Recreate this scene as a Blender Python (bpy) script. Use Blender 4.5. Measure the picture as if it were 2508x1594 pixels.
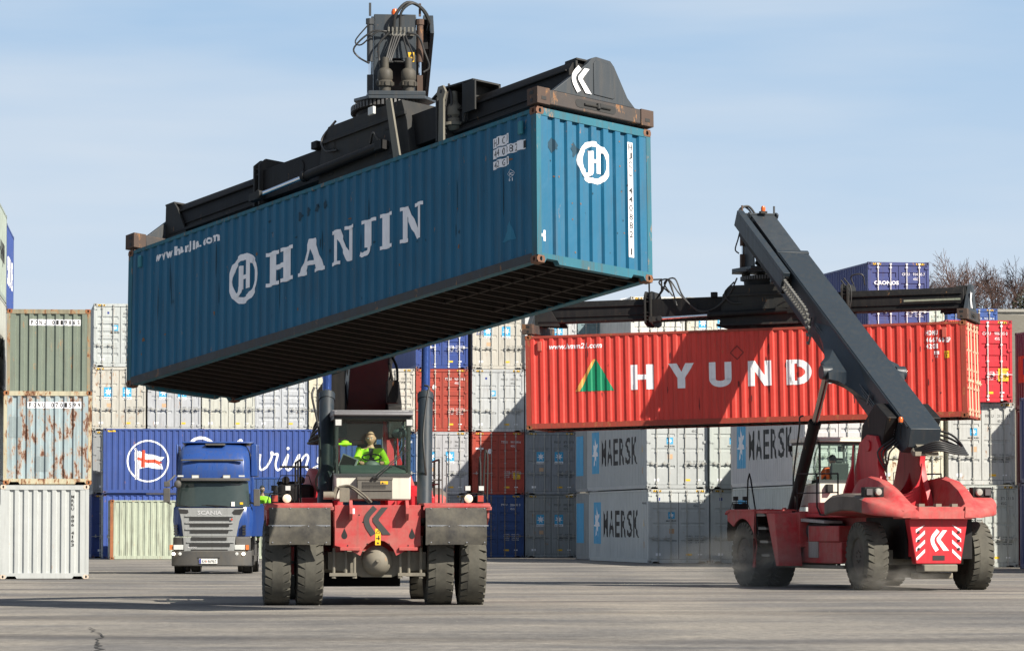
import bpy, bmesh, math, random
from mathutils import Matrix, Vector
random.seed(7)
R=math.radians; PI=math.pi
for o in list(bpy.data.objects): bpy.data.objects.remove(o)
SC=bpy.context.scene
COL=SC.collection
# ------------------------------------------------------------ camera, sky, sun
CAMH=1.4618
cd=bpy.data.cameras.new('camera'); cam=bpy.data.objects.new('camera',cd); COL.objects.link(cam)
cd.sensor_width=36; cd.lens=9219/2508*36; cd.clip_start=1; cd.clip_end=6000
cam.location=(0,0,CAMH); cam.rotation_euler=(PI/2+.0531,0,0); SC.camera=cam
SUN_AZ=50; SUN_EL=37.5          # azimuth measured from 'behind the camera' towards the right
W=bpy.data.worlds.new('World'); SC.world=W; W.use_nodes=True
nt=W.node_tree; nt.nodes.clear()
wo=nt.nodes.new('ShaderNodeOutputWorld'); bg=nt.nodes.new('ShaderNodeBackground')
sky=nt.nodes.new('ShaderNodeTexSky'); sky.sky_type='NISHITA'; sky.sun_disc=False
sky.sun_elevation=R(SUN_EL); sky.sun_rotation=R(180-SUN_AZ); sky.air_density=1.0; sky.dust_density=1.6; sky.ozone_density=2.0; sky.altitude=100
tc=nt.nodes.new('ShaderNodeTexCoord'); mp=nt.nodes.new('ShaderNodeMapping'); mp.inputs['Scale'].default_value=(1.6,1.6,12)
ns=nt.nodes.new('ShaderNodeTexNoise'); ns.inputs['Scale'].default_value=2.2; ns.inputs['Detail'].default_value=5; ns.inputs['Roughness'].default_value=.5
cr=nt.nodes.new('ShaderNodeValToRGB'); cr.color_ramp.elements[0].position=.40; cr.color_ramp.elements[0].color=(0,0,0,1)
cr.color_ramp.elements[1].position=.68; cr.color_ramp.elements[1].color=(.62,.62,.62,1)
mx=nt.nodes.new('ShaderNodeMix'); mx.data_type='RGBA'; mx.inputs['B'].default_value=(9.0,9.6,10.3,1)
# bright band of thin spring haze low over the horizon, fading into the clear sky above
sx=nt.nodes.new('ShaderNodeSeparateXYZ'); hz=nt.nodes.new('ShaderNodeValToRGB'); hf=nt.nodes.new('ShaderNodeMapRange')
E_=hz.color_ramp.elements; E_[0].position=0; E_[0].color=(.70,.80,.90,1); E_[1].position=.16; E_[1].color=(.365,.575,.84,1)
e2=E_.new(.075); e2.color=(.59,.735,.90,1)
hf.inputs['From Min'].default_value=.155; hf.inputs['From Max'].default_value=.24; hf.interpolation_type='SMOOTHSTEP'
h10=nt.nodes.new('ShaderNodeVectorMath'); h10.operation='SCALE'; h10.inputs['Scale'].default_value=11.2
hm_=nt.nodes.new('ShaderNodeMix'); hm_.data_type='RGBA'
L_=nt.links.new
L_(tc.outputs['Generated'],mp.inputs['Vector']); L_(mp.outputs['Vector'],ns.inputs['Vector']); L_(ns.outputs['Fac'],cr.inputs['Fac'])
L_(cr.outputs['Color'],mx.inputs['Factor']); L_(tc.outputs['Generated'],sx.inputs[0]); L_(sx.outputs['Z'],hz.inputs['Fac']); L_(sx.outputs['Z'],hf.inputs['Value'])
L_(hz.outputs['Color'],h10.inputs[0]); L_(hf.outputs[0],hm_.inputs['Factor']); L_(h10.outputs[0],hm_.inputs['A']); L_(sky.outputs['Color'],hm_.inputs['B'])
L_(hm_.outputs['Result'],mx.inputs['A']); L_(mx.outputs['Result'],bg.inputs['Color'])
bg.inputs['Strength'].default_value=.05; L_(bg.outputs['Background'],wo.inputs['Surface'])
sd=bpy.data.lights.new('sun','SUN'); sd.energy=5; sd.angle=R(.5); sd.color=(1,.93,.82)
sun=bpy.data.objects.new('sun',sd); COL.objects.link(sun)
sv=Vector((math.sin(R(SUN_AZ))*math.cos(R(SUN_EL)),-math.cos(R(SUN_AZ))*math.cos(R(SUN_EL)),math.sin(R(SUN_EL))))
sun.rotation_euler=sv.to_track_quat('Z','Y').to_euler(); sun.location=(60,-40,60)
SC.view_settings.view_transform='Standard'; SC.view_settings.look='None'; SC.view_settings.gamma=1
SC.view_settings.exposure=.75
SC.render.engine='CYCLES'
SC.render.resolution_x=1024; SC.render.resolution_y=650
# ------------------------------------------------------------ materials
_M={}
def node(nt,t,**k):
    n=nt.nodes.new(t)
    for a,b in k.items():
        if a in n.inputs: n.inputs[a].default_value=b
        else: setattr(n,a,b)
    return n
def paint(col,rough=.5,rust=0.,dirt=.3,metal=0.,bump=.25,dust=None,spec=.4,fade=.25,key=''):
    """painted / dirty surface: colour variation, vertical streaks, rust patches and settled dust"""
    k=('p',tuple(col),rough,rust,dirt,metal,bump,tuple(dust) if dust else None,spec,fade,key)
    if k in _M: return _M[k]
    m=bpy.data.materials.new('paint'); m.use_nodes=True; nt=m.node_tree; L=nt.links.new
    b=nt.nodes['Principled BSDF']; b.inputs['Roughness'].default_value=rough; b.inputs['Metallic'].default_value=metal
    b.inputs['Specular IOR Level'].default_value=spec
    tc=node(nt,'ShaderNodeTexCoord'); oi=node(nt,'ShaderNodeObjectInfo')
    add=node(nt,'ShaderNodeVectorMath',operation='MULTIPLY_ADD')
    cmb=node(nt,'ShaderNodeCombineXYZ'); L(oi.outputs['Random'],cmb.inputs[0]); L(oi.outputs['Random'],cmb.inputs[1])
    add.inputs[1].default_value=(37,53,0); L(cmb.outputs[0],add.inputs[0]); L(tc.outputs['Object'],add.inputs[2])
    P=add.outputs[0]
    n1=node(nt,'ShaderNodeTexNoise',Scale=.9,Detail=5.,Roughness=.6); L(P,n1.inputs['Vector'])
    mp=node(nt,'ShaderNodeMapping'); mp.inputs['Scale'].default_value=(7,7,.55); L(P,mp.inputs['Vector'])
    n2=node(nt,'ShaderNodeTexNoise',Scale=1.6,Detail=4.,Roughness=.6); L(mp.outputs[0],n2.inputs['Vector'])
    base=node(nt,'ShaderNodeMix',data_type='RGBA'); c=Vector(col)
    base.inputs['A'].default_value=(*[x*(1-fade*.6) for x in c],1); base.inputs['B'].default_value=(*[min(1,x*(1+fade*.35)+.01*fade) for x in c],1)
    L(n1.outputs['Fac'],base.inputs['Factor'])
    cur=base.outputs['Result']
    def over(cur,fac,color):
        mm=node(nt,'ShaderNodeMix',data_type='RGBA'); mm.inputs['B'].default_value=(*color,1)
        L(cur,mm.inputs['A']); L(fac,mm.inputs['Factor']); return mm.outputs['Result']
    def ramp(src,a,bb,mul=1.):
        r=node(nt,'ShaderNodeMapRange'); r.inputs['From Min'].default_value=a; r.inputs['From Max'].default_value=bb
        r.inputs['To Max'].default_value=mul; L(src,r.inputs['Value']); return r.outputs[0]
    if dirt>0:
        cur=over(cur,ramp(n2.outputs['Fac'],.48,.8,min(1,dirt*1.6)),(.07,.058,.045))
    if dust:
        n3=node(nt,'ShaderNodeTexNoise',Scale=2.3,Detail=6.,Roughness=.7); L(P,n3.inputs['Vector'])
        cur=over(cur,ramp(n3.outputs['Fac'],.3,.72,.75),dust)
    if rust>0:
        mp2=node(nt,'ShaderNodeMapping'); mp2.inputs['Scale'].default_value=(3.2,3.2,1.3); L(P,mp2.inputs['Vector'])
        n4=node(nt,'ShaderNodeTexNoise',Scale=1.7,Detail=8.,Roughness=.72); L(mp2.outputs[0],n4.inputs['Vector'])
        t=.72-.22*rust
        cur=over(cur,ramp(n4.outputs['Fac'],t-.06,t+.0,.55),(.42,.2,.07))
        cur=over(cur,ramp(n4.outputs['Fac'],t-.005,t+.03,.92),(.11,.035,.014))
    L(cur,b.inputs['Base Color'])
    rr=node(nt,'ShaderNodeMapRange'); rr.inputs['To Min'].default_value=max(.05,rough-.12); rr.inputs['To Max'].default_value=min(1,rough+.2); L(n2.outputs['Fac'],rr.inputs['Value']); L(rr.outputs[0],b.inputs['Roughness'])
    if bump>0:
        n5=node(nt,'ShaderNodeTexNoise',Scale=2.2,Detail=3.); L(P,n5.inputs['Vector'])
        bp=node(nt,'ShaderNodeBump',Strength=bump,Distance=.03); L(n5.outputs['Fac'],bp.inputs['Height']); L(bp.outputs[0],b.inputs['Normal'])
    _M[k]=m; return m
def plain(col,rough=.5,metal=0.,emit=0.,name='plain'):
    k=('q',tuple(col),rough,metal,emit)
    if k in _M: return _M[k]
    m=bpy.data.materials.new(name); m.use_nodes=True; nt=m.node_tree; b=nt.nodes['Principled BSDF']
    n=node(nt,'ShaderNodeTexNoise',Scale=6.,Detail=4.); mm=node(nt,'ShaderNodeMix',data_type='RGBA')
    mm.inputs['A'].default_value=(*[x*.85 for x in col],1); mm.inputs['B'].default_value=(*[min(1,x*1.08) for x in col],1)
    tc=node(nt,'ShaderNodeTexCoord'); nt.links.new(tc.outputs['Object'],n.inputs['Vector'])
    nt.links.new(n.outputs['Fac'],mm.inputs['Factor']); nt.links.new(mm.outputs['Result'],b.inputs['Base Color'])
    b.inputs['Roughness'].default_value=rough; b.inputs['Metallic'].default_value=metal
    if emit: b.inputs['Emission Color'].default_value=(*col,1); b.inputs['Emission Strength'].default_value=emit
    _M[k]=m; return m
def glass(tint=(.62,.8,.72),gl=.10,key=0):
    k=('g',tint,gl,key)
    if k in _M: return _M[k]
    m=bpy.data.materials.new('tinted_glass'); m.use_nodes=True; nt=m.node_tree; nt.nodes.clear()
    o=node(nt,'ShaderNodeOutputMaterial'); t=node(nt,'ShaderNodeBsdfTransparent'); t.inputs[0].default_value=(*tint,1)
    g=node(nt,'ShaderNodeBsdfGlossy'); g.inputs['Roughness'].default_value=.03; lw=node(nt,'ShaderNodeLayerWeight',Blend=.25)
    ma=node(nt,'ShaderNodeMath',operation='MULTIPLY_ADD'); ma.inputs[1].default_value=.6; ma.inputs[2].default_value=gl
    x=node(nt,'ShaderNodeMixShader'); nt.links.new(lw.outputs['Fresnel'],ma.inputs[0]); nt.links.new(ma.outputs[0],x.inputs[0])
    nt.links.new(t.outputs[0],x.inputs[1]); nt.links.new(g.outputs[0],x.inputs[2]); nt.links.new(x.outputs[0],o.inputs[0])
    _M[k]=m; return m
DUST=(.22,.185,.14)
RED=paint((.47,.016,.026),.42,0,.25,bump=.15,key='red')
REDD=paint((.46,.022,.030),.6,0,.3,bump=.2,dust=(.36,.17,.14),key='redd')
GREY=paint((.020,.029,.038),.42,0,.2,bump=.1,spec=.4)
GREYD=paint((.014,.016,.018),.6,.12,.3,bump=.2,dust=(.034,.032,.027),spec=.3)
BLACK=paint((.005,.005,.006),.55,.06,.15,bump=.2,dust=(.014,.013,.012),spec=.25)
HOSE=plain((.03,.03,.03),.55)
RUBBER=paint((.055,.053,.046),.85,0,.3,bump=.3,dust=(.145,.138,.112),spec=.2)
RUBD=paint((.02,.02,.02),.85,0,.3,bump=.3,dust=(.05,.047,.04),spec=.2)
FLAP=paint((.03,.03,.032),.75,0,.2,bump=.3,dust=(.17,.155,.12),spec=.3)
STEELX=0
STEEL=plain((.55,.55,.56),.3,.9)
CHROME=plain((.8,.82,.85),.12,1.)
CAST=paint((.15,.14,.115),.7,.1,.3,bump=.2,dust=(.25,.22,.165))
WHITE=plain((.72,.72,.70),.55)
MWHITE=plain((.86,.86,.88),.6)
MBLACK=plain((.012,.012,.012),.6)
YEL=plain((.85,.5,.02),.5)
MBLUE=plain((.05,.36,.62),.5)
AMBER=plain((.65,.12,.02),.25)
LENS=plain((.55,.56,.54),.12)
REDL=plain((.4,.06,.04),.3)
CREAM=paint((.62,.6,.52),.45,0,.15,bump=.08,key='cream')
INTER=plain((.03,.035,.035),.7)
SKIN=plain((.50,.27,.18),.55)
HIVIS=plain((.45,.85,.02),.7)
DARKC=plain((.015,.016,.02),.8)
# ------------------------------------------------------------ mesh helpers
class MB:
    def __init__(s): s.v=[];s.f=[];s.m=[]
    def add(s,vs,fs,mi=0,M=None):
        b=len(s.v)
        s.v+= [tuple(M@Vector(p)) for p in vs] if M else [tuple(p) for p in vs]
        for f in fs: s.f.append([i+b for i in f]); s.m.append(mi)
        return s
    def box(s,x0,x1,y0,y1,z0,z1,mi=0,M=None):
        return s.add([(x0,y0,z0),(x1,y0,z0),(x1,y1,z0),(x0,y1,z0),(x0,y0,z1),(x1,y0,z1),(x1,y1,z1),(x0,y1,z1)],
          [(0,3,2,1),(4,5,6,7),(0,1,5,4),(1,2,6,5),(2,3,7,6),(3,0,4,7)],mi,M)
    def cyl(s,p0,p1,r,n=12,r1=None,mi=0,caps=True):
        p0=Vector(p0);p1=Vector(p1);d=(p1-p0).normalized();r1=r if r1 is None else r1
        a=d.orthogonal().normalized();b=d.cross(a);vs=[]
        for p,rr in ((p0,r),(p1,r1)):
            for i in range(n):
                t=2*PI*i/n; vs.append(p+(a*math.cos(t)+b*math.sin(t))*rr)
        fs=[(i,(i+1)%n,n+(i+1)%n,n+i) for i in range(n)]
        if caps: fs+=[tuple(range(n))[::-1],tuple(range(n,2*n))]
        return s.add(vs,fs,mi)
    def tube(s,pts,r,n=6,mi=0,sub=5,smooth=True,r1=None):
        pts=[Vector(p) for p in pts]
        if smooth and len(pts)>2:
            q=[];P=[pts[0]*2-pts[1]]+pts+[pts[-1]*2-pts[-2]]
            for i in range(1,len(P)-2):
                for k in range(sub):
                    t=k/sub;a,b,c,d=P[i-1],P[i],P[i+1],P[i+2]
                    q.append(.5*((2*b)+(c-a)*t+(2*a-5*b+4*c-d)*t*t+(3*b-3*c+d-a)*t**3))
            q.append(pts[-1]);pts=q
        vs=[];N=len(pts);up=None
        for i,p in enumerate(pts):
            d=(pts[min(i+1,N-1)]-pts[max(i-1,0)]).normalized()
            if up is None: up=d.orthogonal().normalized()
            up=(up-d*up.dot(d)); up=up.normalized() if up.length>1e-6 else d.orthogonal().normalized()
            b=d.cross(up); rr=r if r1 is None else r+(r1-r)*i/(N-1)
            for k in range(n):
                t=2*PI*k/n; vs.append(p+(up*math.cos(t)+b*math.sin(t))*rr)
        fs=[(i*n+k,i*n+(k+1)%n,(i+1)*n+(k+1)%n,(i+1)*n+k) for i in range(N-1) for k in range(n)]
        fs+=[tuple(range(n))[::-1],tuple(range((N-1)*n,N*n))]
        return s.add(vs,fs,mi)
    def prism(s,poly,ax,a0,a1,mi=0,M=None):
        """poly in the plane across axis ax: x->(y,z)  y->(x,z)  z->(x,y)"""
        def P(p,a): return {'x':(a,p[0],p[1]),'y':(p[0],a,p[1]),'z':(p[0],p[1],a)}[ax]
        n=len(poly); vs=[P(p,a0) for p in poly]+[P(p,a1) for p in poly]
        fs=[tuple(range(n))[::-1],tuple(range(n,2*n))]+[(i,(i+1)%n,n+(i+1)%n,n+i) for i in range(n)]
        return s.add(vs,fs,mi,M)
    def lathe(s,prof,c,ax='z',n=24,mi=0,M=None):
        """prof: (radius, height) pairs"""
        vs=[];c=Vector(c)
        for r,h in prof:
            for i in range(n):
                t=2*PI*i/n;a,b=r*math.cos(t),r*math.sin(t)
                vs.append(c+Vector({'z':(a,b,h),'x':(h,a,b),'y':(a,h,b)}[ax]))
        fs=[(j*n+i,j*n+(i+1)%n,(j+1)*n+(i+1)%n,(j+1)*n+i) for j in range(len(prof)-1) for i in range(n)]
        if prof[0][0]>1e-4: fs.append(tuple(range(n))[::-1])
        if prof[-1][0]>1e-4: fs.append(tuple(range((len(prof)-1)*n,len(prof)*n)))
        return s.add(vs,fs,mi,M)
    def sph(s,c,r,n=12,mi=0,sc=(1,1,1)):
        prof=[(max(1e-5,math.sin(PI*j/(n//2+2))),-math.cos(PI*j/(n//2+2))) for j in range(n//2+3)]
        vs=[];fs=[]
        for rr,h in prof:
            for i in range(n):
                t=2*PI*i/n; vs.append((c[0]+rr*math.cos(t)*r*sc[0],c[1]+rr*math.sin(t)*r*sc[1],c[2]+h*r*sc[2]))
        fs=[(j*n+i,j*n+(i+1)%n,(j+1)*n+(i+1)%n,(j+1)*n+i) for j in range(len(prof)-1) for i in range(n)]
        return s.add(vs,fs,mi)
    def mesh(s,name,smooth=None,recalc=True):
        me=bpy.data.meshes.new(name); me.from_pydata(s.v,[],s.f); me.polygons.foreach_set('material_index',s.m)
        if recalc:
            bm=bmesh.new(); bm.from_mesh(me); bmesh.ops.recalc_face_normals(bm,faces=bm.faces); bm.to_mesh(me); bm.free()
        if smooth:
            me.polygons.foreach_set('use_smooth',[True]*len(me.polygons)); me.set_sharp_from_angle(angle=R(smooth))
        me.update(); return me
    def build(s,name,parent=None,mats=(),smooth=35,bevel=0,kind=None):
        me=s.mesh(name,smooth); o=bpy.data.objects.new(name,me); COL.objects.link(o)
        for m in (mats if isinstance(mats,(list,tuple)) else [mats]): me.materials.append(m)
        if parent: o.parent=parent
        if bevel:
            b=o.modifiers.new('bevel','BEVEL'); b.width=bevel; b.segments=2; b.limit_method='ANGLE'; b.angle_limit=R(40)
        if kind: o['kind']=kind
        return o
def obj(name,me,parent=None,mats=None):
    o=bpy.data.objects.new(name,me); COL.objects.link(o)
    if parent: o.parent=parent
    if mats:
        for i,m in enumerate(mats):
            if len(me.materials)<=i: me.materials.append(m)
            o.material_slots[i].link='OBJECT'; o.material_slots[i].material=m
    return o
def thing(name,label,cat,M=None,group=None,scale=None):
    o=bpy.data.objects.new(name,None); COL.objects.link(o); o.empty_display_size=.3
    if M is not None: o.matrix_world=M
    o['label']=label; o['category']=cat
    if group: o['group']=group
    return o
def tag(o,label,cat,group=None):
    o['label']=label;o['category']=cat
    if group:o['group']=group
    return o
def pose(x,y,z,yaw,tx=0,ty=0,sc=1):
    return Matrix.Translation((x,y,z))@Matrix.Rotation(tx,4,'X')@Matrix.Rotation(ty,4,'Y')@Matrix.Rotation(yaw,4,'Z')@Matrix.Scale(sc,4)
# ------------------------------------------------------------ lettering (built-in font) and flat shapes
_T={}
def text2d(s,bold=0.,res=2):
    k=(s,bold,res)
    if k in _T: return _T[k]
    c=bpy.data.curves.new('t','FONT'); c.body=s; c.resolution_u=res; c.offset=bold; c.fill_mode='FRONT'
    o=bpy.data.objects.new('t',c); COL.objects.link(o)
    dg=bpy.context.evaluated_depsgraph_get(); me=bpy.data.meshes.new_from_object(o.evaluated_get(dg))
    V=[(v.co.x,v.co.y) for v in me.vertices]; Fc=[tuple(p.vertices) for p in me.polygons]
    bpy.data.objects.remove(o); bpy.data.curves.remove(c); bpy.data.meshes.remove(me)
    if not V: V=[(0,0),(1,0),(0,1)];Fc=[(0,1,2)]
    x0=min(v[0] for v in V);x1=max(v[0] for v in V);y0=min(v[1] for v in V);y1=max(v[1] for v in V)
    V=[((x-x0)/(x1-x0+1e-9),(y-y0)/(y1-y0+1e-9)) for x,y in V]
    _T[k]=(V,Fc); return _T[k]
def T(s,x,y,w,h,mi=0,bold=0.,slant=0.):
    V,Fc=text2d(s,bold); return ([(x+a*w+slant*b*h,y+b*h) for a,b in V],Fc,mi)
def vtext(s,x,y,w,h,mi=0,bold=0.):
    """letters stacked downwards in a strip"""
    out=[];n=len(s);st=h/n
    for i,ch in enumerate(s):
        if ch==' ': continue
        out.append(T(ch,x+(w*.3 if ch in '1I' else 0),y+h-(i+1)*st+.12*st,w*(.4 if ch in '1I' else 1),st*.76,mi,bold))
    return out
def rect(x,y,w,h,mi=0): return ([(x,y),(x+w,y),(x+w,y+h),(x,y+h)],[(0,1,2,3)],mi)
def poly(pts,mi=0): return ([tuple(p) for p in pts],[tuple(range(len(pts)))],mi)
def blotch(cx,cy,rx,ry,mi,seed,n=14):
    q=random.Random(seed); return poly([(cx+rx*q.uniform(.45,1.1)*math.cos(2*PI*i/n),cy+ry*q.uniform(.45,1.1)*math.sin(2*PI*i/n)) for i in range(n)],mi)
def ring(cx,cy,rx,ry,w,mi=0,n=28,a0=0,a1=2*PI):
    V=[];Fc=[]
    for i in range(n+1):
        t=a0+(a1-a0)*i/n
        V+=[(cx+rx*math.cos(t),cy+ry*math.sin(t)),(cx+(rx-w)*math.cos(t),cy+(ry-w)*math.sin(t))]
    for i in range(n): Fc.append((2*i,2*i+2,2*i+3,2*i+1))
    return (V,Fc,mi)
def ribbon(pts,w,mi=0,sub=6,w1=None):
    P=[Vector((*p,0)) for p in pts];Q=[]
    PP=[P[0]*2-P[1]]+P+[P[-1]*2-P[-2]]
    for i in range(1,len(PP)-2):
        for k in range(sub):
            t=k/sub;a,b,c,d=PP[i-1],PP[i],PP[i+1],PP[i+2]
            Q.append(.5*((2*b)+(c-a)*t+(2*a-5*b+4*c-d)*t*t+(3*b-3*c+d-a)*t**3))
    Q.append(P[-1]);V=[]
    for i,p in enumerate(Q):
        d=(Q[min(i+1,len(Q)-1)]-Q[max(0,i-1)]).normalized(); n=Vector((-d.y,d.x,0))
        V+=[(p+n*w/2)[:2],(p-n*w/2)[:2]]
    return (V,[(2*i,2*i+1,2*i+3,2*i+2) for i in range(len(Q)-1)],mi)
def star(cx,cy,r,mi=0,sx=1.):
    n=7;pts=[]
    for i in range(2*n):
        t=PI/2+PI*i/n;rr=r if i%2==0 else r*.42
        pts.append((cx+rr*math.cos(t)*sx,cy+rr*math.sin(t)))
    V=[(cx,cy)]+pts
    return (V,[(0,i+1,(i+1)%(2*n)+1) for i in range(2*n)],mi)
def mark(name,parent,shapes,O,Rv,U,N,mats,depth=None,folds=None,off=.005):
    """lays flat shapes (s,t) on a surface O+s*Rv+t*U; depth(s)/folds let paint follow the corrugation"""
    O=Vector(O);Rv=Vector(Rv);U=Vector(U);N=Vector(N)
    mb=MB()
    for k,(V,Fc,mi,*ly) in enumerate(shapes):
        o2=off+(.0025*ly[0] if ly else 0)
        if depth:
            bm=bmesh.new(); vs=[bm.verts.new((a,b,0)) for a,b in V]
            for f in Fc:
                try: bm.faces.new([vs[i] for i in f])
                except ValueError: pass
            bmesh.ops.triangulate(bm,faces=[f for f in bm.faces if len(f.verts)>4])
            lo=min(a for a,b in V);hi=max(a for a,b in V)
            for x in folds:
                if lo<x<hi:
                    g=bm.verts[:]+bm.edges[:]+bm.faces[:]
                    bmesh.ops.bisect_plane(bm,geom=g,plane_co=(x,0,0),plane_no=(1,0,0),dist=1e-5)
            bm.verts.index_update()
            V=[(v.co.x,v.co.y) for v in bm.verts]; Fc=[[v.index for v in f.verts] for f in bm.faces]; bm.free()
        mb.add([O+Rv*a+U*b+N*(o2-(depth(a) if depth else 0)) for a,b in V],Fc,mi)
    me=mb.mesh(name,None,False); o=bpy.data.objects.new(name,me); COL.objects.link(o); o.parent=parent
    if name=='scuffs': o['kind']='stuff'
    for m in mats: me.materials.append(m)
    # make normals face outwards
    return o
# ------------------------------------------------------------ shipping containers
CW=2.438
def corr(length,start,a,sl,bb,dep):
    """trapezoid corrugation along s: list of (s,depth) break points"""
    per=a+bb+2*sl; n=int((length-2*start)/per); s0=(length-n*per)/2; pts=[(start,0)]
    s=s0
    for i in range(n):
        pts+=[(s+a/2,0),(s+a/2+sl,dep),(s+a/2+sl+bb,dep),(s+a/2+sl*2+bb,0)]; s+=per
    pts.append((length-start,0)); return pts
def depf(pts):
    import bisect
    xs=[p[0] for p in pts]
    def f(s):
        i=bisect.bisect_right(xs,s)-1
        if i<0 or i>=len(pts)-1: return 0.
        a,b=pts[i],pts[i+1]; return a[1]+(b[1]-a[1])*(s-a[0])/(b[0]-a[0]+1e-9)
    return f
SIDEC={}
def side_corr(L,fine=False):
    k=(L,fine)
    if k not in SIDEC:
        p=corr(L,.15,.090,.040,.098,.033) if not fine else corr(L,.15,.105,.045,.105,.026)
        SIDEC[k]=(p,depf(p),[q[0] for q in p])
    return SIDEC[k]
_e=corr(CW,.15,.105,.028,.095,.050); ENDC=(_e,depf(_e),[q[0] for q in _e])
def face_frame(side,L):
    h=CW/2
    return {'-y':((-L/2,-h,0),(1,0,0),(0,-1,0)),'+y':((L/2,h,0),(-1,0,0),(0,1,0)),
            '-x':((-L/2,h,0),(0,-1,0),(-1,0,0)),'+x':((L/2,-h,0),(0,1,0),(1,0,0))}[side]
_CM={}
def c_casting():
    if 'cast' in _CM: return _CM['cast']
    mb=MB(); x,y,z=.089,.081,.059
    def hole(o,r,u,n,w,h,rx,ry,cx=0):
        k=10;V=[];o=Vector(o);r=Vector(r);u=Vector(u);n=Vector(n)
        out=[]
        for i in range(k):
            t=2*PI*i/k+.31; c,s_=math.cos(t),math.sin(t); m=max(abs(c),abs(s_)); out.append((c/m*w,s_/m*h))
        inn=[(math.cos(2*PI*i/k+.31)*rx+cx,math.sin(2*PI*i/k+.31)*ry) for i in range(k)]
        V=[o+r*a+u*b for a,b in out]+[o+r*a+u*b for a,b in inn]+[o+r*a+u*b-n*.05 for a,b in inn]
        F=[(i,(i+1)%k,k+(i+1)%k,k+i) for i in range(k)]+[(k+i,k+(i+1)%k,2*k+(i+1)%k,2*k+i) for i in range(k)]
        mb.add(V,F,0); mb.add(V[2*k:],[tuple(range(k))],1)
    hole((x,0,0),(0,1,0),(0,0,1),(1,0,0),y,z,.028,.04); hole((-x,0,0),(0,1,0),(0,0,1),(-1,0,0),y,z,.028,.04)
    hole((0,y,0),(1,0,0),(0,0,1),(0,1,0),x,z,.03,.04); hole((0,-y,0),(1,0,0),(0,0,1),(0,-1,0),x,z,.03,.04)
    mb.add([(-x,-y,-z),(x,-y,-z),(x,y,-z),(-x,y,-z),(-x,-y,z),(x,-y,z),(x,y,z),(-x,y,z)],[(0,3,2,1),(4,5,6,7)])
    me=mb.mesh('corner_casting',None,False); _CM['cast']=me; return me
def c_frame(L,H,under=False,tunnel=True):
    k=('fr',L,H,under)
    if k in _CM: return _CM[k]
    mb=MB(); l=L/2;h=CW/2
    for sx in (-1,1):
        for sy in (-1,1):
            x0,x1=sorted((sx*(l-.006),sx*(l-.14))); y0,y1=sorted((sy*(h-.006),sy*(h-.10)))
            mb.box(x0,x1,y0,y1,.115,H-.115)
        x0,x1=sorted((sx*(l-.004),sx*(l-.12)))
        mb.box(x0,x1,-h+.10,h-.10,H-.135,H-.008)          # header
        # sill with fork / lashing cut-outs
        if under and sx>0: mb.prism([(-h+.10,.012),(-h+.18,.012),(-h+.3,.10),(-.70,.10),(-.58,.0),(-.48,.02),(-.45,.13),(.45,.13),(.48,.02),(.58,.0),(.70,.10),(h-.3,.10),(h-.18,.012),(h-.1,.012),(h-.1,.19),(-h+.1,.19)],'x',x0,x1)
        else: mb.prism([(-h+.10,.012),(-h+.16,.012),(-h+.2,.075),(-h+.42,.075),(-h+.46,.012),(h-.46,.012),(h-.42,.075),(h-.2,.075),(h-.16,.012),(h-.1,.012),(h-.1,.16),(-h+.1,.16)],'x',x0,x1)
    for sy in (-1,1):
        y0,y1=sorted((sy*(h-.004),sy*(h-.065))); mb.box(-l+.14,l-.14,y0,y1,H-.085,H-.02)
        y0,y1=sorted((sy*(h-.004),sy*(h-.05))); mb.box(-l+.14,l-.14,y0,y1,.02,.165)
        y0,y1=sorted((sy*(h-.05),sy*(h-.14))); mb.box(-l+.14,l-.14,y0,y1,.02,.035)
    me=mb.mesh('frame',None); _CM[k]=me; return me
def c_floor(L,H,under):
    k=('fl',L,under)
    if k in _CM: return _CM[k]
    mb=MB(); l=L/2;h=CW/2
    mb.box(-l+.13,l-.13,-h+.06,h-.06,.145,.17)
    if under:
        n=int((L-.4)/.3)
        for i in range(n):
            x=-l+.3+i*(L-.6)/(n-1)
            mb.box(x-.022,x+.022,-h+.052,h-.052,.135,.145); mb.box(x-.003,x+.003,-h+.052,h-.052,.035,.135); mb.box(x-.022,x+.025,-h+.052,h-.052,.03,.035)
        for sy in (-1,1): # gooseneck tunnel rails at the front end
            mb.box(l-3.4,l-.15,sy*.52-.02,sy*.52+.02,.03,.13)
        mb.box(l-3.4,l-.13,-.5,.5,.12,.135)
    me=mb.mesh('floor',None); _CM[k]=me; return me
def c_side(L,H,sy,fine):
    k=('sd',L,H,sy,fine)
    if k in _CM: return _CM[k]
    pts,_,_=side_corr(L,fine); O,r,n=face_frame('-y' if sy<0 else '+y',L); O=Vector(O);r=Vector(r);n=Vector(n)
    V=[];F=[]
    for s_,d in pts:
        for t in (.13,H-.06): V.append(O+r*s_-n*(.012+d)+Vector((0,0,t)))
    for i in range(len(pts)-1): F.append((2*i,2*i+2,2*i+3,2*i+1))
    mb=MB().add(V,F); me=mb.mesh('side_wall',None,False); _CM[k]=me; return me
def c_roof(L,H):
    k=('rf',L,H)
    if k in _CM: return _CM[k]
    V=[];F=[];n=int((L-.4)/.21);x0=-L/2+.12
    pts=[]
    for i in range(n):
        x=x0+.1+i*(L-.44)/n; pts+=[(x,-.012),(x+.03,.004),(x+.11,.004),(x+.14,-.012)]
    pts=[(x0,-.012)]+pts+[(L/2-.12,-.012)]
    for x,z in pts: V+=[(x,-CW/2+.06,H-.022+z),(x,CW/2-.06,H-.022+z)]
    F=[(2*i,2*i+2,2*i+3,2*i+1) for i in range(len(pts)-1)]
    me=MB().add(V,F).mesh('roof',None,False); _CM[k]=me; return me
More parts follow.
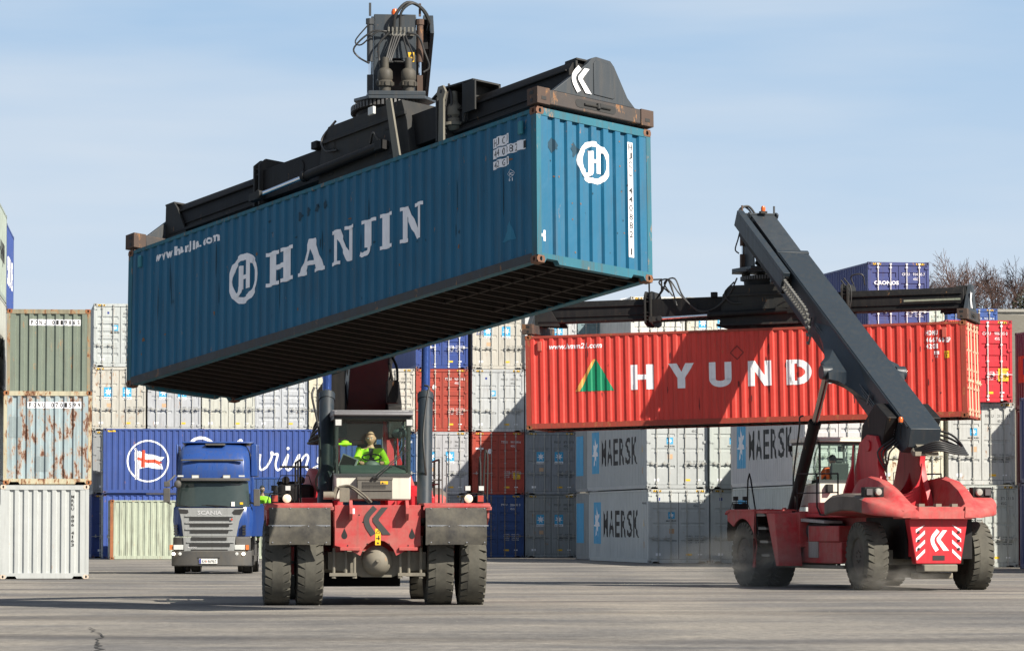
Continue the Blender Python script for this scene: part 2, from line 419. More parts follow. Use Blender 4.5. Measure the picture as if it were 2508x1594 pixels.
def c_endwall(L,H):
    k=('ew',L,H)
    if k in _CM: return _CM[k]
    pts=ENDC[0]; O,r,n=face_frame('+x',L);O=Vector(O);r=Vector(r);n=Vector(n);V=[];F=[]
    for s_,d in [(.09,0)]+pts[1:-1]+[(CW-.09,0)]:
        for t in (.13,H-.12): V.append(O+r*s_-n*(.014+d)+Vector((0,0,t)))
    m=len(V)//2
    for i in range(m-1): F.append((2*i,2*i+2,2*i+3,2*i+1))
    me=MB().add(V,F).mesh('end_wall',None,False); _CM[k]=me; return me
RIBS={'flat':[(.255,.04,.022,.012),(.475,.04,.022,.012),(.735,.04,.022,.012)],
      'wave':[(.14,.075,.03,.03),(.3,.075,.03,.03),(.46,.075,.03,.03),(.62,.075,.03,.03),(.78,.075,.03,.03)],
      'mid':[(.2,.05,.03,.025),(.33,.05,.03,.025),(.46,.05,.03,.025),(.60,.05,.03,.025),(.85,.05,.03,.025)]}
def c_leaf(L,H,side,kind):
    k=('lf',L,H,side,kind)
    if k in _CM: return _CM[k]
    O,r,n=face_frame('-x',L);O=Vector(O);r=Vector(r);n=Vector(n)
    s0,s1=(.1,1.208) if side==0 else (1.230,2.338)
    t0,t1=.17,H-.145
    mb=MB()
    def P(s_,t,d): return O+r*s_+Vector((0,0,t))-n*(.03+d)
    a0,a1=s0+.085,s1-.085
    pr=[(t0,0)]
    for f,hh,dep,sl in sorted(RIBS[kind],key=lambda q:-q[0]):
        t=t0+(t1-t0)*(1-f); pr+=[(t-hh-sl,0),(t-hh,dep),(t+hh,dep),(t+hh+sl,0)]
    pr.append((t1,0))
    for i in range(len(pr)-1):
        (ta,da),(tb,db)=pr[i],pr[i+1]
        mb.add([P(a0,ta,da),P(a1,ta,da),P(a1,tb,db),P(a0,tb,db)],[(0,1,2,3)])
        if da or db:
            for a in (a0,a1):
                q=[P(a,ta,0)]+([P(a,ta,da)] if da else [])+([P(a,tb,db)] if db else [])+[P(a,tb,0)]
                mb.add(q,[tuple(range(len(q)))])
    for x0,x1 in ((s0,a0),(a1,s1)):
        mb.add([P(x0,t0,0),P(x1,t0,0),P(x1,t1,0),P(x0,t1,0)],[(0,1,2,3)])
    # thin edge of the leaf
    mb.add([P(s0,t0,0),P(s1,t0,0),P(s1,t1,0),P(s0,t1,0),P(s0,t0,.05),P(s1,t0,.05),P(s1,t1,.05),P(s0,t1,.05)],[(0,1,5,4),(1,2,6,5),(2,3,7,6),(3,0,4,7)])
    me=mb.mesh('door',None); _CM[k]=me; return me
def c_bar(L,H,s_,hd):
    k=('bar',L,H,round(s_,3),hd)
    if k in _CM: return _CM[k]
    O,r,n=face_frame('-x',L);O=Vector(O);r=Vector(r);n=Vector(n)
    def P(a,t,d): return O+r*a+Vector((0,0,t))+n*d
    mb=MB(); mb.cyl(P(s_,.05,.005),P(s_,H-.05,.005),.019,8)
    def bx(a,w,t,h,d0,d1):
        c=[P(a-w,t-h,d0),P(a+w,t-h,d0),P(a+w,t-h,d1),P(a-w,t-h,d1),P(a-w,t+h,d0),P(a+w,t+h,d0),P(a+w,t+h,d1),P(a-w,t+h,d1)]
        mb.add(c,[(0,3,2,1),(4,5,6,7),(0,1,5,4),(1,2,6,5),(2,3,7,6),(3,0,4,7)])
    for t in (.09,.22,H-.08,H-.21): bx(s_,.04,t,.03,-.03,.03)
    for f in (.31,.5,.7): bx(s_,.036,H*f,.028,-.03,.028)
    bx(s_,.03,.99,.035,.0,.05)
    mb.cyl(P(s_,.99,.045),P(s_+hd*.38,.975,.05),.013,6); bx(s_+hd*.2,.045,.98,.03,-.03,.045); bx(s_+hd*.2,.02,1.0,.07,.02,.05)
    me=mb.mesh('locking_bar',40); _CM[k]=me; return me
def c_hinge(L,H,side):
    k=('hg',L,H,side)
    if k in _CM: return _CM[k]
    O,r,n=face_frame('-x',L);O=Vector(O);r=Vector(r);n=Vector(n);mb=MB()
    for f in (.085,.37,.63,.92):
        s0,s1=(.02,.17) if side==0 else (CW-.17,CW-.02)
        c=[O+r*a+Vector((0,0,H*f+b))+n*d for b in (-.045,.045) for a,d in ((s0,-.02),(s1,-.02),(s1,.012),(s0,.012))]
        mb.add(c,[(0,3,2,1),(4,5,6,7),(0,1,5,4),(1,2,6,5),(2,3,7,6),(3,0,4,7)])
    me=mb.mesh('hinge',None); _CM[k]=me; return me
def c_gasket(L,H):
    k=('gk',L,H)
    if k in _CM: return _CM[k]
    O,r,n=face_frame('-x',L);O=Vector(O);r=Vector(r);n=Vector(n);mb=MB()
    for s0,s1,t0,t1 in ((1.208,1.230,.16,H-.14),(.08,.1,.16,H-.14),(2.338,2.358,.16,H-.14),(.08,2.358,.158,.172),(.08,2.358,H-.148,H-.132)):
        mb.add([O+r*a+Vector((0,0,b))-n*.05 for a,b in ((s0,t0),(s1,t0),(s1,t1),(s0,t1))],[(0,1,2,3)])
    mb.add([O+r*a+Vector((0,0,b))-n*.09 for a,b in ((.1,.13),(2.34,.13),(2.34,H-.12),(.1,H-.12))],[(0,1,2,3)])
    me=mb.mesh('door_gasket',None); _CM[k]=me; return me
CPAINT=lambda col,rust=.1,dirt=.25,fade=.3:paint(col,.5,rust,dirt,bump=.45,fade=fade)
BARM=plain((.42,.42,.39),.5,.3)
MMATS=[MWHITE,MBLACK,YEL,MBLUE,plain((.55,.36,.22),.8),plain((.03,.05,.25),.6)]
def hazard():
    out=[]
    for s0 in (.2,CW-.52):
        out.append(rect(s0,0,.32,.075,2))
        for i in range(4):
            x=s0+.01+i*.08; out.append(([(x,0),(x+.035,0),(x+.068,.075),(x+.033,.075)],[(0,1,2,3)],1,1))
    return out
def container(M,col,label,L=12.192,H=2.896,rust=.1,dirt=.25,fade=.3,under=False,fine=False,ribs='flat',bar=None,doors=True,parts='all',group=None,castm=None,postm=None,haz=True,door_marks=None,marks=None,name='shipping_container',barmat=None,cat='shipping container'):
    root=thing(name,label,cat,M,group)
    jr=random.Random(label); j=jr.uniform(.88,1.08); col=tuple(min(1,c*j*jr.uniform(.97,1.03)) for c in col)
    pm=CPAINT(col,rust,dirt,fade); cm=castm or paint(tuple(c*.6+.03 for c in col),.7,.55,.4,bump=.3); fm=postm or pm
    obj('frame',c_frame(L,H),root,[fm])
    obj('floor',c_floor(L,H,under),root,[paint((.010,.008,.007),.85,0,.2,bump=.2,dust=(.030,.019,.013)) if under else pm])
    for sx in (-1,1):
        for sy in (-1,1):
            for z in (.059,H-.059):
                c=obj('corner_casting',c_casting(),root,[cm,MBLACK]); c.location=(sx*(L/2-.089),sy*(CW/2-.081),z)
    obj('side_wall',c_side(L,H,-1,fine),root,[pm]); obj('side_wall',c_side(L,H,1,fine),root,[pm])
    obj('roof',c_roof(L,H),root,[pm]); obj('end_wall',c_endwall(L,H),root,[pm])
    if doors:
        bm_=barmat or (BARM if bar is None else bar)
        for sd in (0,1):
            d=obj('door',c_leaf(L,H,sd,ribs),root,[pm])
            for j,ss in enumerate((.40,.90) if sd==0 else (1.54,2.04)):
                obj('locking_bar',c_bar(L,H,ss,-1 if (sd==0) else 1),d,[bm_])
            obj('hinge',c_hinge(L,H,sd),d,[pm])
        obj('door_gasket',c_gasket(L,H),root,[MBLACK])
        O,r,n=face_frame('-x',L)
        if haz:
            mark('hazard_stripes',root,hazard(),(O[0],O[1],H-.118),r,(0,0,1),n,MMATS,off=.003)
        if door_marks: mark('lettering',root,door_marks,O,r,(0,0,1),n,MMATS,off=-.026)
    for side,sh in (marks or {}).items():
        O,r,n=face_frame(side,L)
        if side=='+x': dp,fo=ENDC[1],ENDC[2]; of=-.008
        else: _,dp,fo=side_corr(L,fine); of=-.006
        for nm,q in (sh.items() if isinstance(sh,dict) else [('lettering',sh)]): mark(nm.split('#')[0],root,q,O,r,(0,0,1),n,MMATS,dp,fo,off=of)
    return root
# lettering sets
def code_marks(pre,num,H,mi=1,big=False,typ='45G1'):
    m=[T(pre,1.36,H-.52,.30,.105,mi),T(num,1.80,H-.52,.47,.105,mi),T(typ,1.80,H-.70,.24,.10,mi)]
    return m
def weights(H,mi=1,t=None):
    t=t if t is not None else H*.36
    out=[]
    for i,(a,b) in enumerate((('MAX.GROSS','32.500 KG'),('PAYLOAD','28.620 KG'),('TARE','3.880 KG'),('CU.CAP.','76.4 M3'))):
        out+=[T(a,1.5,t-i*.085,.26,.045,mi),T(b,1.86,t-i*.085,.34,.045,mi)]
    return out
def lay(sh,n=1): return (sh[0],sh[1],sh[2],n)
def small_star(s,t,w=.26,word=True,ww=.42):
    o=[rect(s,t,w,w,3),lay(star(s+w/2,t+w/2,w*.42,0))]
    if word: o.append(T('MAERSK',s+w/2-ww/2,t-.11,ww,.055,1,.02))
    return o
def big_stars(t):
    o=[]
    for s in (.53,1.38):
        o+=[rect(s,t,.40,.44,3),lay(star(s+.2,t+.22,.185,0)),rect(s,t-.11,.40,.11,0),lay(T('MAERSK',s+.02,t-.09,.36,.055,1,.02))]
    return o
def stickers(y=True):
    o=[rect(.3,.30,.2,.10,0),rect(1.98,.32,.16,.05,0)]
    if y: o.append(rect(1.5,.30,.24,.08,2))
    return o
# ------------------------------------------------------------ the container stacks
MMATS+=[plain((.62,.07,.03),.6),plain((.23,.28,.29),.6)]
CAMX=lambda u,y:(u-1254)/9219*y
HC=2.896; LV=2.9
MG=(.46,.48,.48); MG2=(.54,.53,.46); MG_SHADE=(.27,.29,.30); CREAMC=(.62,.58,.46)  # the darkest grey has the shade on unlit containers put into its colour
TT=(.36,.055,.035); BLU=(.035,.07,.255); NAV=(.035,.05,.17); BLK2=(.018,.07,.19); TEAL=(.2,.29,.30)
YW=R(8)
def face_cam(u,y,z,yaw,**k):
    """container whose door end faces the camera; (u,y) fixes its near left corner"""
    x=CAMX(u,y); L=k.get('L',12.192); M=Matrix.Rotation(PI/2+yaw,4,'Z')
    jr=random.Random(u*7+z); M=Matrix.Rotation(PI/2+yaw+jr.uniform(-.006,.006),4,'Z'); x+=jr.uniform(-.03,.03); y+=jr.uniform(-.12,.12)
    c=Vector((x,y,z))-M.to_3x3()@Vector((-L/2,CW/2,0))
    return container(Matrix.Translation(c)@M,**k)
GW='containers stacked in the far wall'
def wy(u): return 171.6+(u-226)/52*.14
def W_(u,lev,col,label,pre=None,num=None,star_=None,ribs='flat',rust=.15,mi=1,typ='45G1',extra=(),wts=True,dirt=.25,dy=0,**k):
    dm=list(extra)
    if pre: dm+=code_marks(pre,num,HC,mi,typ=typ)
    if star_=='s': dm+=small_star(.85,HC*.57)+[rect(.62,2.42,.09,.1,5),T('maerskline.com',.72,HC*.29,.42,.03,1)]
    if star_=='b': dm+=big_stars(HC*.53)+[rect(.66,HC*.37,.2,.17,4)]
    if wts: dm+=weights(HC,mi)
    dm+=stickers()
    y=wy(u)+dy
    return face_cam(u,y,lev*LV,YW,col=col,label=label,H=HC,rust=rust,ribs=ribs,dirt=dirt,door_marks=dm,group=GW,**k)
# far wall, left part
W_(226,3,MG,'grey container on top of the wall at far left with small blue star square','MSKU','804 126 1','s','mid')
W_(226,2,MG2,'rusty cream container with two pale star squares, below the topmost at far left','MSKU','115 407 2','b',rust=.42)
W_(226,1,MG_SHADE,'dark grey container in shade squeezed between left stack and long blue container','MSKU','602 118 4','s')
W_(226,0,BLU,'blue container on the ground behind the pale green one, far left of the wall',mi=0)
W_(362,2,MG,'light grey container with two star squares under the far end of the blue one','MSKU','107 883 5','b',rust=.25)
W_(494,2,MG2,'pale grey container with flat doors hanging over the lorry, between star doors and ribbed doors','MSKU','110 245 7','s',rust=.22)
W_(624,2,MG,'pale grey container with ribbed doors and a red cord tied to one locking bar','MSKU','124 156 4',None,'mid',rust=.15)
W_(757,2,CREAMC,'cream container behind the left lift cylinder of the front machine','MSKU','120 311 0','s',rust=.2)
W_(888,2,MG2,'cream grey container just right of the front machine boom','MSKU','120 457 6','s','mid',rust=.22)
W_(888,1,BLK2,'dark blue container seen through the cab window of the front machine','MSKU','712 5 8',mi=0,rust=.2)
W_(888,0,MG,'grey container behind the chassis of the front machine at ground level','MSKU','118 640 3','s')
W_(1018,3,BLU,'blue container with white locking bars just under the hanging container','TCNU','960 114 5',None,'wave',mi=0,rust=.05,barmat=WHITE)
W_(1018,2,TT,'brick red container with a white round spot beside the right lift cylinder','TTNU','963 218 3',None,'wave',mi=0,rust=.2,extra=[ring(.86,2.05,.09,.12,.089,0,16)],barmat=plain((.5,.42,.36),.6))
W_(1018,1,MG,'light grey container with two pale star squares below the brick red one','MSKU','946 718 2','b',rust=.15)
W_(1018,0,MG_SHADE,'grey container in shade behind the ladder rail of the front machine','MSKU','455 380 2','s')
W_(1156,3,MG2,'cream grey container with two star squares and smeared black figures on its left door','MSKU','160 228 9','b',rust=.22,extra=[T('228',.18,1.6,.34,.24,5)])
W_(1156,2,MG,'light grey container with one small star, half crossed by a diagonal shadow','MSKU','185 636 2','s',rust=.18)
W_(1156,1,TT,'brick red container cut by a diagonal shadow with a yellow caution sticker','TTNU','941990 6',None,'wave',mi=0,rust=.1,extra=[ring(.82,2.0,.09,.12,.089,0,16),rect(1.92,.72,.33,.30,2),lay(T('CAUTION',1.95,.93,.27,.06,1)),lay(T("9'6\"",2.03,.84,.11,.06,1)),lay(T('CONTAINER',1.95,.75,.27,.06,1)),rect(.17,2.08,.36,.09,0)],barmat=plain((.4,.33,.3),.6))
W_(1156,0,(.025,.07,.22),'dark blue container in shade at ground level right of the front machine','JMBU','206681 0',None,'wave',mi=0,rust=.15,barmat=plain((.2,.17,.15),.7))
W_(1287,3,MG,'white grey container behind the left end of the second spreader','MSKU','171 402 6','b')
W_(1287,2,MG,'grey container hidden behind the left end of the hanging red container','MSKU','144 902 6','s')
W_(1287,1,MG_SHADE,'grey container in shade with two blue star squares under the red container left end','MSKU','873 837 8','b',rust=.2)
W_(1287,0,MG_SHADE,'grey container in shade with two star squares at ground level left of the leaning pair','MSKU','095 580 7','b',rust=.25)
W_(1415,3,TEAL,'teal grey container with white stickers seen above the hanging red container','TGHU','758 220 1',None,'wave',mi=0,rust=.2,extra=[rect(.25,.95,.4,.16,2),rect(1.5,.62,.28,.3,0),rect(1.84,.62,.3,.3,0)])
W_(1415,2,MG,'grey container hidden behind the hanging red container, left of its triangle mark','MSKU','133 021 8','s')
for u,a in ((1546,'white container with one rounded star square above the hanging red container'),(1683,'rust spotted white container with two large star squares under the second spreader'),(1820,'white container with star squares behind the second spreader, next to dark blue corrugated side')):
    W_(u,3,MG2 if u>1600 else (.62,.62,.58),a,'MSKU',{1546:'190 336 4',1683:'150 778 1',1820:'166 091 5'}[u],'s' if u<1600 else 'b',rust=.1 if u<1600 else .35,dy=-8.6)
    for lv,nm in ((2,'third'),(1,'second'),(0,'lowest')):
        W_(u,lv,MG_SHADE,'grey container of the %s layer, under the white one %s'%(nm,{1546:'with a rounded star square',1683:'spotted with rust',1820:'beside the dark blue corrugated side'}[u]),'MSKU','%d 3%d0 %d'%(u//10,lv,lv+2),'s',dy=-8.6)
# left block facing the yard with plain corrugated ends
def end_cam(u,y,z,yaw,**k):
    x=CAMX(u,y); L=k.get('L',12.192); M=Matrix.Rotation(-PI/2+yaw,4,'Z')
    c=Vector((x,y,z))-M.to_3x3()@Vector((L/2,-CW/2,0))
    return container(Matrix.Translation(c)@M,**k)
S20=2.591
gl='containers in the stack at the left edge'
end_cam(2,103.9,.0,R(6.8),col=(.50,.50,.50),label='white grey container with its end to the yard at the bottom of the left stack',L=12.192,H=S20,rust=.04,dirt=.12,fade=.1,doors=False,group=gl,castm=paint((.6,.5,.4),.7,.4,.3),
  marks={'+x':vtext('MRKU 886 4163',1.947,.88,.08,1.44,1,.02)})
end_cam(8,104.1,2.6,R(6.8),col=(.33,.42,.44),label='pale blue container streaked with rust, middle of the left stack',L=12.192,H=S20,rust=.74,dirt=.4,doors=False,group=gl,castm=paint((.3,.12,.05),.8,.9,.4),postm=paint((.45,.42,.30),.7,.8,.3),
  marks={'+x':[rect(.66,2.11,1.48,.18,0)]+[lay(T(ch,.70+i*.122,2.135,.075,.13,1,.03)) for i,ch in enumerate('PONU 0701599') if ch!=' ']+[rect(.16,1.3,.36,.58,7),rect(.86,.36,.36,.42,7)] })
end_cam(15,109.9,5.2,R(6.8),col=(.175,.205,.165),label='green grey container with rusty corners on top of the left stack',L=12.192,H=S20,rust=.22,dirt=.3,doors=False,group=gl,castm=paint((.3,.1,.04),.8,.7,.4),postm=paint((.24,.22,.15),.7,.65,.4),
  marks={'+x':[rect(.66,2.11,1.48,.18,0)]+[lay(T(ch,.70+i*.122,2.135,.075,.13,1,.03)) for i,ch in enumerate('PONU 0119865') if ch!=' ']})
# stack cut by the left picture edge: only the right sides are seen
def side_stack(x,y,z,az,L,col,label,marks=None,H=HC,rust=.1,far=True):
    """(x,y) = far right lower corner, az = heading left of straight ahead"""
    M=Matrix.Rotation(PI/2+az,4,'Z'); c=Vector((x,y,z))-M.to_3x3()@Vector((L/2,-CW/2,0))
    return container(Matrix.Translation(c)@M,col,label,L=L,H=H,rust=rust,marks=marks,doors=False)
side_stack(-16.55,123,3*LV,R(5.3),6.058,(.34,.38,.34),'pale grey container side cut by the left edge, topmost one there',{'-y':[T('HANJIN',1.,1.,3.6,.8,1,.03)]})
side_stack(-16.55,123,2*LV,R(5.3),6.058,(.36,.39,.35),'pale grey container side cut by the left edge, under the topmost one',{'-y':[T('LINE',1.6,1.,2.6,.7,1,.03)]})
side_stack(-16.55,123,1*LV,R(5.3),6.058,(.42,.44,.42),'grey container behind the rusty pale blue one at the left edge')
side_stack(-16.55,123,0,R(5.3),6.058,(.42,.44,.42),'grey container behind the white one at the left edge, on the ground')
side_stack(-17.52,132.1,3*LV,R(5.4),6.058,BLU,'blue container with white letters peeking above the green grey one at the left',{'-y':[T('SEALINE',.8,.9,4.4,1.,0,.03)]})
for i in range(3): side_stack(-17.52,132.1,i*LV,R(5.4),6.058,(.3,.31,.3),['grey container on the ground beneath the blue one with white letters','grey container second from the ground beneath the blue lettered one','grey container directly beneath the blue lettered one'][i])
# long sides towards the camera
def side_cam(u,y,z,yaw,**k):
    x=CAMX(u,y); L=k.get('L',12.192); M=Matrix.Rotation(yaw,4,'Z')
    c=Vector((x,y,z))-M.to_3x3()@Vector((-L/2,-CW/2,0))
    return container(Matrix.Translation(c)@M,**k)
def script_marks():
    w=.09; X=lambda u:(u-253)/54.5; 
    m=[ring(1.99,1.44,.94,.94,.07,0,40)]
    # pennant on its pole
    m+=[rect(1.42,.62,.04,1.3,0),rect(1.485,.62,.04,1.3,0),rect(1.55,.62,.05,1.2,0),rect(1.40,1.45,.18,.4,0),ring(1.44,1.97,.06,.05,.03,0,12)]
    m+=[poly([(1.55,1.08),(1.58,1.9),(1.95,1.75),(2.25,1.72),(2.5,1.63),(2.72,1.62),(2.58,1.45),(2.45,1.42),(2.6,1.30),(2.66,1.08),(2.3,1.10),(1.95,1.17)],0)]
    m+=[lay(poly([(1.68,1.17),(1.72,1.93),(1.86,1.92),(1.86,1.15)],4+2)),lay(poly([(1.53,1.5),(1.53,1.62),(1.95,1.5),(2.3,1.52),(2.62,1.38),(2.5,1.32),(2.58,1.22),(2.3,1.36),(1.95,1.36)],6),2)]
    # hand-written name, partly behind the lorry cab
    def rb(pts,ww=w): return ribbon([(X(253)+p[0],p[1]) for p in pts],ww,0)
    m+=[rb([(5.0,2.1),(4.62,2.42),(4.15,2.45),(3.75,2.1),(3.65,1.6),(3.9,1.1),(4.4,.95),(4.9,1.2)],.13)]
    m+=[rb([(5.1,1.35),(5.35,1.75),(5.7,1.55),(5.5,1.15),(5.15,1.2),(5.1,1.35)])]
    m+=[rb([(5.9,1.2),(6.2,1.9),(6.15,2.38),(5.97,2.2),(6.0,1.4),(6.2,1.15),(6.45,1.3)])]
    m+=[rb([(6.95,1.72),(6.78,1.82),(6.52,1.6),(6.5,1.2),(6.68,1.08),(6.9,1.4),(7.0,1.75),(6.95,1.3),(7.05,1.06),(7.3,1.2)])]
    m+=[rb([(7.3,1.2),(7.5,1.6),(7.5,1.85),(7.62,1.75),(7.78,1.75),(7.68,1.3),(7.78,1.05),(8.0,1.2)])]
    m+=[rb([(8.0,1.2),(8.25,1.75),(8.15,1.25),(8.25,1.05),(8.5,1.25)]),ring(8.24,2.02,.07,.07,.069,0,12)]
    m+=[rb([(8.5,1.25),(8.75,1.75),(8.65,1.1),(8.85,1.5),(9.05,1.75),(9.15,1.6),(9.05,1.2),(9.2,1.05),(9.5,1.2)])]
    m+=[rb([(10.05,1.55),(9.9,1.72),(9.65,1.65),(9.6,1.4),(9.85,1.3),(9.5,1.2),(9.3,.9),(9.45,.62),(9.9,.55),(10.2,.75)],.1)]
    return m
side_cam(253,167.6,LV,YW,col=BLU,label='long blue container with a ringed pennant and white script lettering behind the lorry',H=HC,rust=.05,dirt=.2,group=None,marks={'-y':script_marks()+[rect(.2,2.74,.35,.08,2)]})
side_cam(254,167.7,0,YW,col=(.05,.10,.36),label='long blue container on the ground directly under the one with script lettering',H=HC,rust=.1)
side_cam(271,163.4,0,YW-.0,col=(.40,.44,.36),label='pale green container with a rusty corner post standing in front of the blue ones',H=S20,rust=.2,dirt=.5,castm=paint((.25,.09,.04),.8,.7,.3))
MB().box(-6.092,-5.955,-1.2155,-1.12,.118,S20-.118).build('corner_post',bpy.data.objects[[o.name for o in bpy.data.objects if o.get('label','').startswith('pale green container with a rusty corner')][0]],paint((.30,.11,.05),.8,.7,.3))
# grey blocks turned slightly, one side in shade
def maersk_side(L=12.192,sgn=1):
    m=[rect(.95,.72,1.62,1.72,3)]
    st=star(1.76,1.60,.66,0); m.append(lay((st[0],st[1],0)))
    L_M={'letter#%d'%i:[T(ch,3.05+i*1.24,1.0,1.02,1.08,1,.012)] for i,ch in enumerate('MAERSK')}
    m+=[T('MRKU 447 228 8',11.0,2.3,.8,.09,1),poly([(11.15,1.45),(11.4,1.45),(11.28,1.75)],2),rect(11.3,.6,.1,.25,4)]
    L_M['star_panel']=m; return L_M
gb='grey containers with blue star sides in the turned blocks'
def B_(u,y,lev,yaw,col,label,pre=None,num=None,star_='s',rust=.1,ribs='flat',side=True,shift=0,H=HC,mi=1,extra=(),**k):
    dm=list(extra)
    if pre: dm+=code_marks(pre,num,H,mi)
    if star_=='s': dm+=small_star(.8,H*.60)+[rect(.36,2.44,.12,.12,5),T('maerskline.com',.72,H*.30,.42,.035,1),rect(.84,H*.40,.2,.19,4)]
    if star_=='b': dm+=big_stars(H*.53)
    dm+=weights(H,mi)+stickers()
    return face_cam(u,y,lev*LV,yaw,col=col,label=label,H=H,rust=rust,ribs=ribs,door_marks=dm,fine=side,marks={'+y':maersk_side() if not k.get('L') else [rect(.1,.72,1.62,1.72,3)]} if side else None,group=gb if side else None,**k)
y1=R(10.1)
B_(1586,146.6,0,y1,MG,'lower grey container with black capitals on its shaded side, left of the rear machine','MRKU','447 228 8',rust=.03,dirt=.1)
B_(1584,146.6,1,y1,(.45,.47,.46),'upper grey container with black capitals on its side and sunlit doors, under the red container','MRKU','250 617 4',rust=.03,dirt=.1)
B_(1739,146.98,0,y1,MG,'lower grey container whose doors are half hidden by the rear machine mudguard','MRKU','390 114 0',rust=.03,dirt=.1)
B_(1739,146.98,1,y1,(.45,.47,.46),'upper grey container with a diagonal shadow on its doors beside the middle block','MRKU','268 400 3',rust=.03,dirt=.1)
B_(1480,158.8,0,y1,MG_SHADE,L=6.058,label='grey container behind the lower lettered one, only a strip of star side showing',pre='MRKU',num='301 774 9',rust=.05)
B_(1478,158.8,1,y1,MG_SHADE,L=6.058,label='grey container behind the upper lettered one, only a strip of star side showing',pre='MRKU',num='302 118 1',rust=.05)
y4=R(9.1)
B_(1970,131.7,1,y4,(.54,.55,.53),'grey container with lettered side above the rear machine cab, ribbed doors','MRKU','288 904 7',None,.04,'mid',dirt=.1,extra=[T('MAERSK',.35,2.3,.5,.1,1)])
B_(1970,131.7,0,y4,MG,'grey container with lettered side behind the rear machine deck, at ground level','MRKU','277 310 5',rust=.05)
B_(2146,132.1,1,y4,CREAMC,'cream container with rust runs seen between the red boom supports','MSKU','231 508 9','s',.5,side=False)
B_(2146,132.1,0,y4,MG,'grey container behind the counterweight of the rear machine','MSKU','238 611 2','s',.1,side=False)
B_(2322,132.5,1,y4,(.47,.49,.47),'grey container with blue star under the bright red door container at right','MRKU','211 014 5','s',.22,side=False)
B_(2330,132.4,0,y4,(.47,.49,.47),'grey container behind the far rear tyre, at the right on the ground','MRKU','371 211 0','s',.08,side=False)
B_(2316,132.3,2,y4,(.56,.022,.035),'bright red container with white locking bars and yellow caution sticker, right of the hanging one','CAIU','906235 0',None,.03,'wave',False,mi=0,extra=[rect(1.92,.75,.38,.45,2),lay(T('CAUTION',1.95,1.07,.32,.07,6)),lay(T("9'6\"",2.02,.93,.18,.07,6)),lay(T('HIGH',2.02,.8,.18,.07,6))],barmat=WHITE)
B_(2126,144.6,3,y1,(.05,.065,.21),'dark blue container with white company lettering on top behind the second spreader','CRSU','914345 7',None,.06,'wave',False,mi=0,extra=[T('CRONOS',.25,2.02,.98,.15,0,.03)],barmat=WHITE)
for i in range(3): B_(2126,144.6,i,y1,[MG_SHADE,MG,MG2][i],['lowest container under the dark blue lettered one','second container from the ground under the dark blue lettered one','third container from the ground directly under the dark blue lettered one'][i],'MSKU','41%d 200 %d'%(i,i),'s',.1,side=False)
B_(2192,174,3,y1,(.45,.52,.45),'pale green container with a hazard strip peeking above the hanging red one','GESU','512 880 3',None,.35,'flat',False)
B_(2323,175.5,3,y1,(.04,.10,.34),'blue container top with yellow hazard strip peeking behind the bright red one','TCKU','912 004 6',None,.1,'wave',False,mi=0)
# edge of the block at the right margin
side_stack(19.62,128,0,R(3),12.192,NAV,'dark navy container at the right edge, on the ground') if 0 else None
def rstack(u,y,z,az,col,label,L=12.192,marks=None,rust=.1):
    x=CAMX(u,y); M=Matrix.Rotation(PI/2+az,4,'Z'); c=Vector((x,y,z))-M.to_3x3()@Vector((L/2,CW/2,0))
    return container(Matrix.Translation(c)@M,col,label,L=L,H=HC,rust=rust,marks=marks)
rstack(2496,128,0,R(9.5),NAV,'dark navy container at the right edge, on the ground')
rstack(2497,128,LV,R(9.5),NAV,'dark navy container at the right edge, second from the ground')
rstack(2487,141.5,2*LV,R(9.5),(.17,.045,.09),'purple container with a red band at the right edge, above the navy ones',marks={'+y':[rect(.3,1.0,11.5,1.0,6),lay(T('Hamburg',1,1.1,9,.8,5,.03))]})
rstack(2488,141.5,LV,R(9.5),(.16,.03,.04),'dark red container at the right edge behind the navy pair')
rstack(2488,141.5,0,R(9.5),(.16,.03,.04),'dark red container on the ground at the right edge behind the navy pair')
# ------------------------------------------------------------ the two hanging containers
HJM=pose(-2.4135,65.692,4.7338,-.9025,-.1709,-.0064)
HYM=pose(6.136,95.95,4.021,-.2665,-.0143,-.0179,.93)
HB=(.003,.108,.198)
def slab(ch,x,y,w,h,mi=0):
    """bold slab serif capitals"""
    o=[];sw=.30*w;sf=.13*h
    def st(a,b,c,d): o.append(rect(x+a*w,y+b*h,c*w,d*h,mi))
    if ch=='H': st(.08,0,.27,1);st(.65,0,.27,1);st(.3,.43,.4,.15);[st(a,b,.44,.11) for a in (0,.56) for b in (0,.89)]
    if ch=='A':
        o.append(poly([(x+.02*w,y),(x+.40*w,y+h),(x+.62*w,y+h),(x+.98*w,y),(x+.66*w,y),(x+.59*w,y+.27*h),(x+.30*w,y+.27*h),(x+.24*w,y)][:3]+[(x+.98*w,y),(x+.66*w,y),(x+.46*w,y+.72*h),(x+.22*w,y)],mi))
        st(.3,.24,.35,.13); st(-.03,0,.36,.1); st(.6,0,.42,.1)
    if ch=='N': st(.1,0,.16,1);st(.74,0,.16,1);o.append(poly([(x+.1*w,y+h),(x+.36*w,y+h),(x+.9*w,y),(x+.70*w,y)],mi));st(0,.9,.36,.1);st(0,0,.36,.1);st(.62,.9,.38,.1)
    if ch=='J': st(.42,.22,.38,.78);st(.2,.9,.8,.1);o.append(ribbon([(x+.6*w,y+.3*h),(x+.55*w,y+.1*h),(x+.3*w,y+.03*h),(x+.1*w,y+.1*h)],.13*h,mi))
    if ch=='I': st(.25,0,.5,1);st(0,.9,1,.1);st(0,0,1,.1)
    return o
